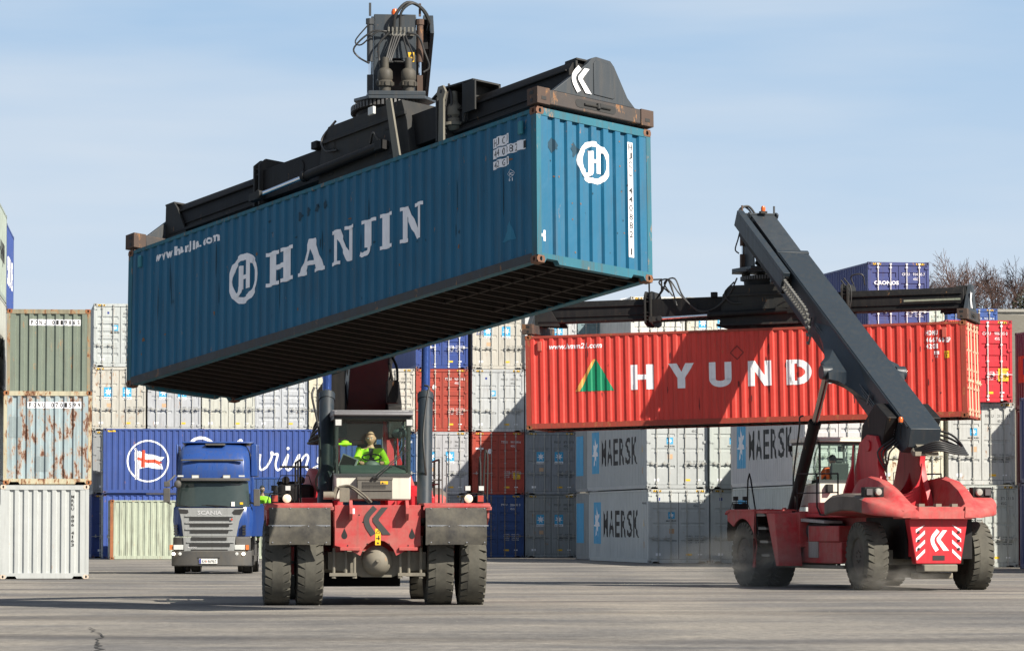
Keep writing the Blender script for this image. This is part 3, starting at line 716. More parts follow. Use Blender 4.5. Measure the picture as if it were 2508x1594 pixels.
def jh(cx,cy,rx,ry,mi=0):
    o=[ring(cx,cy,rx,ry,rx*.26,mi)]
    o+=[rect(cx-rx*.28,cy-ry*.42,rx*.22,ry*.95,mi),rect(cx-rx*.1,cy-ry*.02,rx*.42,ry*.17,mi),rect(cx+rx*.22,cy-ry*.45,rx*.24,ry*1.2,mi),
        ribbon([(cx-rx*.17,cy-ry*.3),(cx-rx*.24,cy-ry*.55),(cx-rx*.5,cy-ry*.6),(cx-rx*.72,cy-ry*.45)],rx*.2,mi),
        ribbon([(cx+rx*.34,cy+ry*.3),(cx+rx*.4,cy+ry*.62),(cx+rx*.6,cy+ry*.6)],rx*.2,mi)]
    return [(s[0],s[1],s[2],i) for i,s in enumerate(o)]
hj={}
for ch,x,w in (('H',4.53,.82),('A',5.52,.76),('N',6.50,.66),('J',7.26,.52),('I',7.9,.36),('N',8.5,.62)): hj['letter#%g'%x]=[(s[0],s[1],s[2],i) for i,s in enumerate(slab(ch,x,1.03,w,.62))]
hjl=jh(3.80,1.34,.46,.46);hjw=[];hjn=[]
for ch,x,w in zip('www.hanjin.com',(.92,1.10,1.28,1.46,1.56,1.72,1.88,2.04,2.14,2.22,2.38,2.46,2.60,2.78),(.17,.17,.17,.04,.15,.14,.15,.08,.06,.15,.04,.13,.16,.22)):
    hjw.append(T(ch,x,2.20-(.04 if ch=='j' else 0),w,{'h':.17,'j':.21,'i':.17,'.':.035}.get(ch,.125),0,.05))
hjn+=[rect(11.01,2.13,.45,.17,0),rect(11.01,1.95,.85,.16,0),rect(11.01,1.77,.45,.14,0)]
hjn+=[lay(T(ch,11.04+i*.11,2.155,.062,.125,1)) for i,ch in enumerate('HJCU')]
hjn+=[lay(T(ch,11.04+i*.11,1.968,.062,.125,1)) for i,ch in enumerate('440882 1') if ch!=' ']
hjn+=[lay(T(ch,11.04+i*.11,1.785,.062,.11,1)) for i,ch in enumerate('42G1')]
hjn+=[ring(11.5,1.61,.075,.07,.008,0,4),T('ic',11.47,1.58,.07,.06,0),T('61',11.46,1.48,.07,.06,0)]
hel=jh(1.225,1.84,.345,.36);he=[rect(1.932,.36,.11,1.95,0)]+[lay(s) for s in vtext('HJCU 440882 1',1.947,.38,.08,1.92,1,.02)]+[rect(.06,.36,.04,.18,0),rect(.14,.36,.04,.18,0),rect(.06,.43,.12,.05,0)]
DSC=paint((.02,.075,.13),.8,.3,.3)
RES=len(MMATS); MMATS.append(plain((.010,.045,.075),.8)); MMATS.append(plain((.02,.17,.28),.7)); MMATS.append(plain((.14,.02,.018),.8)); MMATS.append(plain((.20,.10,.05),.9))
hres=[blotch(5.55+.25*i,2.12+.02*i,.09,.10,RES,i) for i in range(4)]+[poly([(11.25,.5),(11.6,.5),(11.47,.82)],RES+1)]
q_=random.Random(8)
for i in range(46):
    x=q_.uniform(.3,11.9); t=q_.uniform(.75,1.85) if i%3==0 else q_.uniform(.25,2.35); w=q_.uniform(.01,.05); hh_=q_.uniform(.01,.05) if i%3 else q_.uniform(.12,.5)
    hres.append(blotch(x,t,w if i%3 else .012,hh_,(RES,RES+3,RES)[i%3],i+20,9))
hres2=[poly([(x,2.0+.13),(x+.10,2.0),(x,1.87),(x-.10,2.0)],RES) for x in (.36,.82)]+[blotch(q_.uniform(.2,2.2),q_.uniform(.2,2.3),.015,.02,(RES,RES+3)[i%2],i+90,8) for i in range(26)]
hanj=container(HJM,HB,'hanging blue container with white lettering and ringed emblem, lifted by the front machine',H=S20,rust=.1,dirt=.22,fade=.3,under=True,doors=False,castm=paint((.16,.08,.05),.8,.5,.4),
   postm=paint((.012,.12,.17),.6,.3,.45,fade=.4),marks={'-y':{**hj,'emblem':hjl,'web_address':hjw,'number_panel':hjn,'scuffs':hres},'+x':{'scuffs':hres2,'emblem':hel,'number_strip':he}})
hanj.name='hanging_container'
MB().box(-5.95,5.95,-1.2175,-1.2165,.02,.165).build('bottom_rail',hanj,paint((.05,.055,.06),.7,.25,.5,bump=.3))
vm=MB()
for s in (.42,11.79):
    x=-6.096+s; vm.box(x-.05,x+.05,-1.25,-1.20,2.2,2.42)
vm.build('vent_cover',hanj,paint((.03,.2,.25),.6),bevel=.01)
HR=(.62,.050,.036)
hyw=[T('www.hmm21.com',.66,2.19,1.5,.15,0,.02,.25)]
htri=[poly([(1.40,1.01),(1.56,1.01),(2.02,1.88),(1.92,1.88)],9)]
MMATS.append(plain((.0,.22,.10),.6)); GI=len(MMATS)-1; MMATS.append(plain((.75,.35,.08),.6)); htri=[(htri[0][0],htri[0][1],GI+1),lay(poly([(1.54,1.01),(2.50,1.01),(2.0,1.90)],GI))]
def cap(ch,x,w,y=1.01,h=.68):
    R_=lambda a,b,c,d:rect(x+a*w,y+b*h,c*w,d*h,0)
    if ch=='H': return [R_(0,0,.31,1),R_(.69,0,.31,1),R_(.3,.4,.4,.2)]
    if ch=='Y': return [poly([(x,y+h),(x+.33*w,y+h),(x+.5*w,y+.66*h),(x+.67*w,y+h),(x+w,y+h),(x+.65*w,y+.42*h),(x+.65*w,y),(x+.35*w,y),(x+.35*w,y+.42*h)],0)]
    if ch=='U': return [R_(0,.3,.3,.7),R_(.7,.3,.3,.7),ring(x+.5*w,y+.34*h,.5*w,.34*h,.3*w*.9,0,16,PI,2*PI)]
    if ch=='N': return [R_(0,0,.28,1),R_(.72,0,.28,1),lay(poly([(x,y+h),(x+.3*w,y+h),(x+w,y),(x+.7*w,y)],0))]
    if ch=='D': return [R_(0,0,.3,1),ring(x+.42*w,y+.5*h,.55*w,.5*h,.26*w,0,18,-PI/2,PI/2),R_(.2,.84,.25,.16),R_(.2,0,.25,.16)]
    if ch=='A': return [poly([(x,y),(x+.36*w,y+h),(x+.64*w,y+h),(x+w,y),(x+.71*w,y),(x+.5*w,y+.68*h),(x+.29*w,y)],0),lay(R_(.22,.18,.56,.16))]
    if ch=='I': return [R_(0,0,1,1)]
hy={}
for ch,x,w in (('H',2.97,.64),('Y',4.03,.72),('U',5.16,.63),('N',6.24,.65),('D',7.3,.72),('A',8.43,.85),('I',9.65,.22)): hy['letter#%g'%x]=cap(ch,x,w)
hyn=[]
for row,t in (('HDMU',2.22),('466768 9',2.03),('42G1',1.86)):
    hyn+=[T(ch,11.12+i*.085,t,      .065,.13,0,.02) for i,ch in enumerate(row) if ch!=' ']
hyn+=[rect(11.65,2.02,.09,.13,0),lay(T('9',11.67,2.04,.05,.09,6)),rect(11.33,1.70,.14,.09,0),lay(T('ic',11.35,1.715,.09,.06,6)),T('61',11.36,1.61,.07,.07,0),rect(11.61,1.60,.13,.19,2),lay(T('2.6',11.62,1.71,.1,.05,1)),lay(T('8',11.65,1.63,.04,.06,1))]
hyun=container(HYM@Matrix.Rotation(PI,4,'Z'),HR,'hanging red container with white capitals and green triangle, lifted by the rear machine',H=S20,rust=.12,dirt=.25,fade=.4,under=True,castm=paint((.25,.07,.03),.8,.7,.4),
   postm=paint((.33,.05,.03),.6,.4,.3),ribs='wave',barmat=plain((.7,.6,.42),.6),marks={'+y':{**hy,'triangle_mark':htri,'web_address':hyw,'number_panel':hyn,'scuffs':[ring(5.95,1.93,.2,.2,.035,RES+2,4)]+[blotch(q_.uniform(.3,11.9),q_.uniform(.5,2.1),q_.uniform(.01,.03),q_.uniform(.02,.25),RES+2,i+200,9) for i in range(34)]}},haz=False)
hyun.name='hanging_container.001'
vm=MB()
for s in (.42,11.62):
    x=6.096-s; vm.box(x-.06,x+.06,1.20,1.25,2.15,2.42)
vm.build('vent_cover',hyun,paint((.5,.1,.07),.6),bevel=.01)
# ------------------------------------------------------------ spreaders
def klogo(cx,cy,h,mi=0):
    """two curved chevrons of the machine maker"""
    a=ribbon([(cx-.02*h,cy+.5*h),(cx-.30*h,cy+.16*h),(cx-.30*h,cy-.14*h),(cx-.08*h,cy-.5*h)],.2*h,mi)
    b=poly([(cx+.22*h,cy+.5*h),(cx+.46*h,cy+.5*h),(cx+.12*h,cy+.08*h),(cx+.12*h,cy+.02*h),(cx+.56*h,cy-.5*h),(cx+.26*h,cy-.5*h),(cx-.10*h,cy-.02*h),(cx-.10*h,cy+.12*h)],mi)
    return [a,b]
def spreader(M,label,hose,full=True):
    r=thing('container_spreader',label,'spreader',M,'spreaders gripping the hanging containers')
    Z=2.591
    mb=MB().box(-2.74,2.8,-.56,-.10,2.95,3.52).box(-2.74,2.8,.10,.56,2.95,3.52).box(-2.6,2.7,-.12,.12,3.0,3.44)
    for x in (-1.5,1.6): mb.cyl((x,-.575,3.3),(x,-.56,3.3),.16,20)
    mb.build('main_beam',r,BLACK,bevel=.015)
    hb=MB().prism([(-.72,2.76),(-.62,3.55),(-.42,3.80),(1.75,3.80),(1.9,3.4),(2.0,2.76)],'y',-.70,.70)
    for x,z in ((-.35,3.0),(-.3,3.45),(1.35,3.45),(1.4,3.0),(.5,3.1)):
        hb.box(x-.09,x+.09,-.712,-.70,z-.1,z+.1)
        for dx in (-.06,0,.06):
            for dz in (-.07,.07): hb.cyl((x+dx,-.722,z+dz),(x+dx,-.712,z+dz),.009,6)
    hb.box(-.6,1.9,-.75,-.70,3.5,3.56).box(-.8,2.05,-.76,.76,2.70,2.76)
    hb.build('centre_housing',r,GREYD,bevel=.02)
    for sx in (-1,1):
        t=MB().prism([(-.40,2.98),(-.40,3.40),(-.30,3.55),(.30,3.55),(.40,3.40),(.40,2.98)],'x',sx*2.7,sx*5.95)
        t.box(*sorted((sx*2.9,sx*5.9)),-.47,-.40,2.96,3.02).box(*sorted((sx*2.9,sx*5.9)),-.425,-.40,3.10,3.13).box(*sorted((sx*2.9,sx*5.9)),-.44,-.40,3.36,3.40)
        t.build('telescopic_beam',r,BLACK,bevel=.012)
        # flange pair where the beams telescope
        f=MB()
        for k,dx in enumerate((0,.16)):
            x=sx*(2.66+dx); f.prism([(-.64,2.86),(-.64,3.62),(-.5,3.74),(.5,3.74),(.64,3.62),(.64,2.86),(.3,2.78),(-.3,2.78)],'x',x-.025,x+.025)
        for z in (2.95,3.05,3.15,3.45,3.55): f.cyl((sx*2.66,-.60,z),(sx*2.88,-.60,z),.016,6)
        f.build('beam_flange',r,GREYD,bevel=.006)
        e=MB(); x0,x1=sorted((sx*5.88,sx*6.14))
        e.box(x0,x1,-.97,.97,2.645,2.90)
        e.build('end_beam',r,paint((.025,.027,.03),.6,.34,.4,bump=.3,dust=(.07,.05,.04)),bevel=.02)
        for sy in (-1,1):
            y0,y1=sorted((sy*.97,sy*1.235)); q=MB().box(x0-.03 if sx<0 else x0,x1 if sx<0 else x1+.01,y0,y1,2.635,2.91).cyl((sx*6.0,sy*1.13,2.5),(sx*6.0,sy*1.13,2.64),.045,10)
            q.box(sx*6.14-.003+sx*.012,sx*6.14+.003+sx*.012,sy*1.1-.05,sy*1.1+.05,2.7,2.76,1).box(sx*6.0-.05,sx*6.0+.05,*sorted((sy*1.236,sy*1.24)),2.8,2.86,1).box(sx*6.0-.03,sx*6.0+.03,*sorted((sy*1.236,sy*1.24)),2.67,2.73,1)
            q.build('twist_lock_housing',r,[paint((.07,.045,.035),.75,.45,.4),MBLACK],bevel=.015)
        # slot in the outer face with the lock linkage
        sl=MB(); xs=sx*6.143
        pts=[(-.36+.07*math.cos(t)-.0,2.775+.07*math.sin(t)) for t in [PI/2+PI*i/6 for i in range(7)]]+[(.36+.07*math.cos(t),2.775+.07*math.sin(t)) for t in [-PI/2+PI*i/6 for i in range(7)]]
        sl.prism(pts,'x',xs-.002,xs+.003); sl.build('beam_slot',r,MBLACK)
        sl=MB().cyl((xs+sx*.012,-.25,2.77),(xs+sx*.012,.3,2.78),.022,8).cyl((xs+sx*.012,.05,2.74),(xs+sx*.012,.05,2.83),.04,8); sl.build('lock_linkage',r,GREYD)
        p=MB(); a,b=sorted((sx*6.0,sx*6.12))
        p.prism([(-.88,2.902),(-.14,3.50),(-.06,3.60),(.04,3.64),(.34,3.62),(.42,3.54),(.70,3.05),(.86,2.902)],'x',a,b)
        p.prism([(-.03,2.98),(-.03,3.52),(.02,3.57),(.30,3.56),(.35,3.50),(.42,3.0),(.38,2.97)],'x',*sorted((sx*6.12,sx*6.135)))
        pl=p.build('end_plate',r,paint((.030,.038,.046),.45,.04,.3,bump=.15),bevel=.012)
        O,rv,n=((6.12,0,0),(0,1,0),(1,0,0)) if sx>0 else ((-6.12,0,0),(0,-1,0),(-1,0,0))
        mark('maker_emblem',r,klogo(-.32 if sx>0 else -.1,3.18,.42),O,rv,(0,0,1),n,MMATS,off=.022)
        g=MB()
        for y in ((-.46,.42) if sx<0 else (-.30,.26)): g.prism([(sx*6.02,2.90),(sx*6.0,3.56),(sx*5.72,3.56),(sx*5.62,3.45),(sx*5.3,2.92),(sx*5.3,2.86)],'y',y,y+.04)
        g.prism([(sx*6.02,3.56),(sx*5.72,3.56),(sx*5.72,3.59),(sx*6.02,3.59)],'y',-.46 if sx<0 else -.3,.46 if sx<0 else .3).build('end_gusset',r,GREYD)
    c=MB().cyl((-.95,-.80,3.0),(1.25,-.80,3.06),.085,14).cyl((-1.02,-.80,3.0),(-.93,-.80,3.0),.10,14).box(1.2,1.4,-.88,-.72,2.98,3.14); cy=c.build('extension_cylinder',r,BLACK)
    MB().cyl((-2.36,-.80,2.965),(-.98,-.80,3.0),.042,12).build('piston_rod',cy,CHROME)
    MB().box(-2.66,-2.34,-.86,-.74,2.88,3.02).cyl((-2.36,-.88,2.965),(-2.36,-.72,2.965),.07,10).build('rod_eye',cy,GREYD)
    # strut plates
    s=MB().prism([(1.50,3.82),(1.64,3.82),(1.90,2.75),(1.73,2.72)],'y',-.86,-.82); s.build('strut_plate',r,paint((.16,.15,.12),.6,.05,.3))
    if full: s=MB().prism([(3.0,2.72),(3.14,2.72),(3.14,3.45),(3.2,3.58),(3.13,3.7),(3.0,3.7),(2.95,3.58),(3.02,3.45)],'y',-.86,-.82).cyl((3.08,-.865,3.60),(3.08,-.86,3.60),.035,8,mi=1); s.build('strut_plate',r,[paint((.16,.15,.12),.6,.05,.3),MBLACK])
    # sheet-metal cover with the drive motor inside
    if full:
     k=MB().box(2.35,3.5,.06,.10,3.2,3.80).prism([(2.35,3.72),(2.6,3.84),(3.5,3.80),(3.5,3.77),(2.6,3.81),(2.35,3.69)],'y',-.5,.1).box(3.2,3.24,-.5,.1,3.1,3.79).box(3.24,3.55,-.5,-.47,3.25,3.77)
     k.build('motor_cover',r,GREYD)
     k=MB().lathe([(.10,3.15),(.14,3.2),(.14,3.35),(.11,3.38),(.15,3.42),(.15,3.55),(.12,3.6),(.07,3.66),(.06,3.85),(.03,3.86)],(2.85,-.40,-.12),n=14).lathe([(.22,3.22),(.22,3.27)],(2.85,-.40,-.12),n=18)
     k.build('drive_motor',r,CAST)
    # slewing ring with its gear teeth
    g=MB().lathe([(.56,3.80),(.58,4.02),(.56,4.02)],(.42,0,0),n=40).lathe([(.62,3.95),(.62,4.06),(.5,4.08)],(.42,0,0),n=40)
    for i in range(56):
        t=2*PI*i/56; g.box(.615,.665,-.02,.02,3.96,4.06,1,M=Matrix.Translation((.42,0,0))@Matrix.Rotation(t,4,'Z'))
    g.build('slewing_ring',r,[BLACK,paint((.09,.09,.09),.45,0,.4)])
    lp=MB().box(.98,1.14,-.86,-.80,3.66,3.80).build('lamp',r,LENS,bevel=.01)
    lp=MB().box(-.95,-.78,-.7,-.55,3.5,3.64).build('lamp',r,BLACK,bevel=.01)
    h=MB()
    for pts in hose: h.tube(pts,.022,6)
    h.build('hydraulic_hoses',r,HOSE,smooth=60)
    return r
hs1=[[( -.3,-.62,3.9),(-.55,-.74,3.6),(-.4,-.76,3.35),(-.1,-.74,3.3)],[(.9,-.74,3.2),(1.2,-.9,3.3),(1.3,-.86,3.14)],[(2.7,-.4,3.9),(2.9,-.5,3.6),(2.85,-.5,3.1),(2.6,-.5,2.95)],[(2.62,-.4,3.85),(2.8,-.5,3.55),(2.8,-.52,3.05),(2.5,-.55,2.85)]]
spreader(HJM,'black spreader with cogged turntable clamped on the hanging blue container',hs1)
hs2=hs1+[[(-2.2,-.3,3.7),(-2.45,-.45,3.98),(-2.1,-.7,4.02),(-1.8,-.72,3.6),(-1.3,-.74,3.15),(-.8,-.76,3.2),(-.4,-.74,3.6),(-.2,-.7,4.0)],
 [(-2.1,-.3,3.6),(-2.3,-.45,3.95),(-1.95,-.68,4.05),(-1.72,-.7,3.55),(-1.25,-.72,3.1),(-.75,-.74,3.25),(-.35,-.7,3.7)],
 [(-2.5,-.4,3.6),(-2.3,-.5,3.85),(-2.15,-.5,4.05),(-2.0,-.6,3.6),(-1.9,-.7,3.3)],[(-2.6,-.3,3.5),(-2.35,-.45,3.75),(-2.2,-.45,4.04),(-2.05,-.5,3.7)]]
sp2=spreader(HYM,'dark grey spreader with hose loops clamped on the hanging red container',hs2,False)
MB().box(-2.74,-2.70,-.5,-.46,3.6,4.08).box(-2.74,-2.35,-.5,-.46,4.04,4.08).box(-2.39,-2.35,-.5,-.46,3.7,4.08).build('hose_bracket',sp2,GREYD)
MB().tube([(2.95,-.3,3.7),(2.9,-.4,3.95),(3.2,-.4,3.98),(3.25,-.3,3.7)],.02).build('hose_loop',sp2,HOSE)
MB().box(4.34,5.87,-.52,-.478,3.19,3.24).build('guide_bar',sp2,paint((.25,.29,.22),.6))
# ------------------------------------------------------------ tyres and rims
def tyre_mesh(r=.80,w=.5,N=30):
    k=('ty',r,w,N)
    if k in _CM: return _CM[k]
    h=w/2;mb=MB();b=r-.06
    mb.lathe([(.40,-h*.75),(.43,-h*.92),(.52,-h*1.0),(r*.8,-h*1.02),(b-.05,-h*.97),(b,-h*.86),(b,h*.86),(b-.05,h*.97),(r*.8,h*1.02),(.52,h),(.43,h*.92),(.40,h*.75)],(0,0,0),'x',64)
    mb.lathe([(b,-h*.42),(r,-h*.40),(r,h*.40),(b,h*.42)],(0,0,0),'x',64)
    for sd in (-1,1):
        for i in range(N):
            st=2*PI/N; g=.17
            def P(rr,x,f,sk): t=(i+f+(sk*.35))*st+(0 if sd>0 else st/2); return (x*sd,rr*math.cos(t),rr*math.sin(t))
            a=[P(r,h*.38,g*.2,0),P(r,h*.38,1-g*.2,0),P(r-.012,h*.93,1-g*1.1,1),P(r-.012,h*.93,g*1.1,1),
               P(b-.02,h*.38,g*.2,0),P(b-.02,h*.38,1-g*.2,0),P(b-.02,h*.9,1-g*1.1,1),P(b-.02,h*.9,g*1.1,1),
               P(r-.15,h*1.03,1-g*1.3,1),P(r-.15,h*1.03,g*1.3,1)]
            mb.add(a,[(0,1,2,3),(0,3,7,4),(1,5,6,2),(3,2,8,9),(2,6,8),(3,9,7),(0,4,5,1)])
    me=mb.mesh('tyre',30); _CM[k]=me; return me
def rim_mesh(out=True):
    k=('rim',out)
    if k in _CM: return _CM[k]
    mb=MB()
    mb.lathe([(.44,.20),(.42,.22),(.37,.17),(.345,.08),(.27,.05),(.20,.06),(.19,.15),(.17,.20),(.0001,.21)],(0,0,0),'x',32)
    mb.lathe([(.44,-.20),(.42,-.22),(.38,-.1),(.34,.0),(.0001,.0)],(0,0,0),'x',24)
    for i in range(16):
        t=2*PI*i/16; mb.cyl((.05,.235*math.cos(t),.235*math.sin(t)),(.085,.235*math.cos(t),.235*math.sin(t)),.02,6)
    for i in range(8):
        t=2*PI*i/8; mb.cyl((.15,.13*math.cos(t),.13*math.sin(t)),(.225,.13*math.cos(t),.13*math.sin(t)),.016,6)
    me=mb.mesh('rim',40); _CM[k]=me; return me
def wheel(par,x,y,z,r=.8,w=.5,flip=False,steer=0,dusty=None):
    e=bpy.data.objects.new('wheel',tyre_mesh(r,w)); COL.objects.link(e); e.parent=par; e.location=(x,y,z)
    if not e.data.materials: e.data.materials.append(RUBBER)
    e.rotation_euler=(random.random()*.2,0,steer+(PI if flip else 0))
    o=obj('rim',rim_mesh(),e,[paint((.05,.045,.04),.7,.3,.3,dust=(.12,.1,.075))])
    return e
# ------------------------------------------------------------ people
def skinned(name,parent,chains,mat,sub=2,M=None):
    """chains: list of lists of (x,y,z,r); chains that start at the same point are joined"""
    V=[];Ed=[];Rr=[];idx={}
    for ch in chains:
        prev=None
        for x,y,z,rr in ch:
            k=(round(x,4),round(y,4),round(z,4))
            if k not in idx: idx[k]=len(V);V.append((x,y,z));Rr.append(rr)
            i=idx[k]
            if prev is not None and prev!=i: Ed.append((prev,i))
            prev=i
    me=bpy.data.meshes.new(name); me.from_pydata(V,Ed,[]); o=bpy.data.objects.new(name,me); COL.objects.link(o)
    if parent: o.parent=parent
    md=o.modifiers.new('skin','SKIN'); sv_=me.skin_vertices[0].data
    for i,rr in enumerate(Rr): sv_[i].radius=(rr,rr) if not isinstance(rr,tuple) else rr
    sv_[0].use_root=True
    md.use_smooth_shade=True
    s=o.modifiers.new('sub','SUBSURF'); s.levels=sub; s.render_levels=sub
    me.materials.append(mat); return o
def head_mesh(hair=None):
    """head 0.24 tall, facing -y, centre at origin"""
    n=24;m=18;V=[];F=[]
    for j in range(m+1):
        f=j/m; z=-.125+.25*f; a=math.sin(PI*min(1,max(0,f)))**.55
        wx=.078*a*(1-.22*max(0,.45-f)/.45); wy=.098*a*(1-.12*max(0,.3-f)/.3)
        for i in range(n):
            t=2*PI*i/n; x=wx*math.sin(t); y=-wy*math.cos(t)
            if math.cos(t)>0:
                g=math.cos(t)**6
                y-= .006*g*math.exp(-((z-.035)/.014)**2)            # brow
                y+= .012*math.exp(-((z-.012)/.012)**2)*max(0,math.cos(t))**2*math.exp(-((abs(x)-.03)/.014)**2)   # eye sockets
                y-= .026*math.exp(-((z+.018)/.020)**2)*math.exp(-(x/.014)**2)   # nose
                y-= .012*math.exp(-((z-.01)/.02)**2)*math.exp(-(x/.010)**2)
                y-= .008*math.exp(-((z+.058)/.008)**2)*math.exp(-(x/.026)**2)   # lips
                y-= .010*math.exp(-((z+.095)/.018)**2)*math.exp(-(x/.03)**2)   # chin
            V.append((x,y+.006,z))
    for j in range(m):
        for i in range(n): F.append((j*n+i,j*n+(i+1)%n,(j+1)*n+(i+1)%n,(j+1)*n+i))
    F+=[tuple(range(n))[::-1],tuple(range(m*n,m*n+n))]
    mb=MB().add(V,F,0)
    for sx in (-1,1):
        mb.sph((sx*.078,.012,-.002),.032,10,0,(.35,.62,1.))            # ears
        mb.sph((sx*.030,-.082,.012),.011,8,1); mb.box(sx*.030-.016,sx*.030+.016,-.098,-.09,.030,.035,2)
    mb.box(-.022,.022,-.1035,-.1,-.0605,-.0575,2)
    return mb
def add_head(par,loc,rot,hairmat=None,bald=True,beard=False):
    h=head_mesh().build('head',par,[SKIN,plain((.6,.6,.58),.3),plain((.10,.05,.04),.7)],smooth=60)
    h.location=loc; h.rotation_euler=rot
    if hairmat:
        mb=MB(); n=20;V=[];F=[]
        for j in range(9):
            f=j/8; z=-.02+.155*f if not bald else .045+.084*f; 
            a=math.cos(min(1,max(0,(z-.0)/.135))*PI/2)**.5 if z>0 else 1
            for i in range(n):
                t=2*PI*i/n; c=math.cos(t); zz=z
                if c>.2: zz=max(z,.06+.03*c if not bald else .075+.02*c)
                k=1.06 if not bald else .97
                V.append((.08*k*a*math.sin(t),-.100*k*a*c+.008,zz))
        for j in range(8):
            for i in range(n): F.append((j*n+i,j*n+(i+1)%n,(j+1)*n+(i+1)%n,(j+1)*n+i))
        F.append(tuple(range(8*n,9*n)))
        mb.add(V,F).build('hair',h,hairmat,smooth=60)
    return h
def hand(chs,w,d,side,curl=.7,s=1.):
    """adds palm and five finger chains at wrist w pointing along d"""
    w=Vector(w);d=Vector(d).normalized(); up=Vector((0,0,1)); lat=d.cross(up).normalized() if abs(d.z)<.9 else Vector((1,0,0)); dn=lat.cross(d)
    pal=w+d*.07*s
    chs.append([(*w,.024),(*(w+d*.04*s),.030),(*pal,.028)])
    for k,(o,ln) in enumerate(((-.030,.062),(-.010,.075),(.010,.072),(.028,.056))):
        b=pal+lat*o*s; k1=b+d*ln*.5*s-dn*.2*ln*curl*-1; k2=k1+(d*(1-curl)+dn*-curl).normalized()*ln*.5*s; k3=k2+(d*(-.3*curl)+dn*-1).normalized()*ln*.35*s
        chs.append([(*pal,.028),(*b,.010),(*k1,.0095),(*k2,.009),(*k3,.007)])
    b=w+d*.03*s; t1=b+lat*side*.04*s+d*.02*s; t2=t1+d*.035*s-dn*.01; chs.append([(*(w+d*.04*s),.030),(*t1,.012),(*t2,.0095)])
def seated_driver(M,label,jacket,hairm,bald=True,turn=0.):
    r=thing('person',label,'person',M)
    sk=[[(0,.02,.02,.14),(0,.03,.42,.10),(0,.0,.56,.055),(0,-.01,.64,.052)]]
    arms=[]
    for sx in (-1,1):
        sh=(sx*.17,.02,.47); el=(sx*.27,-.14,.22); wr=(sx*.21,-.36,.24)
        sk.append([(0,.03,.42,.10),(*sh,.06),(*el,.042),(*wr,.026)])
        hand(sk,wr,(-.25*sx,-1,.05),-sx)
        sk.append([(0,.02,.02,.14),(sx*.10,-.04,.0,.085),(sx*.17,-.44,.02,.06),(sx*.17,-.50,-.40,.042),(sx*.17,-.62,-.46,.036)])
    skinned('body',r,sk,SKIN,1)
    jk=[[(0,.02,.0,.175),(0,.03,.2,.17),(0,.03,.40,.15),(0,.02,.50,.10),(0,.0,.555,.078)]]
    for sx in (-1,1): jk.append([(0,.03,.40,.15),(sx*.20,.02,.45,.092),(sx*.30,-.14,.22,.072),(sx*.22,-.33,.24,.045)])
    skinned('jacket',r,jk,jacket,2)
    tr=[[(0,.02,-.02,.17)]+[(.01,.0,-.03,.15)]]
    for sx in (-1,1): tr.append([(0,.02,-.02,.17),(sx*.11,-.06,-.02,.105),(sx*.17,-.44,.0,.08),(sx*.17,-.50,-.38,.06)])
    skinned('trousers',r,tr,DARKC,1)
    MB().prism([(-.05,.52),(.05,.52),(.0,.22)],'y',-.155,-.14).build('shirt',r,DARKC)
    add_head(r,(0,-.02,.695),(R(4),0,turn),hairm,bald).scale=(1.16,1.06,1.04)
    return r
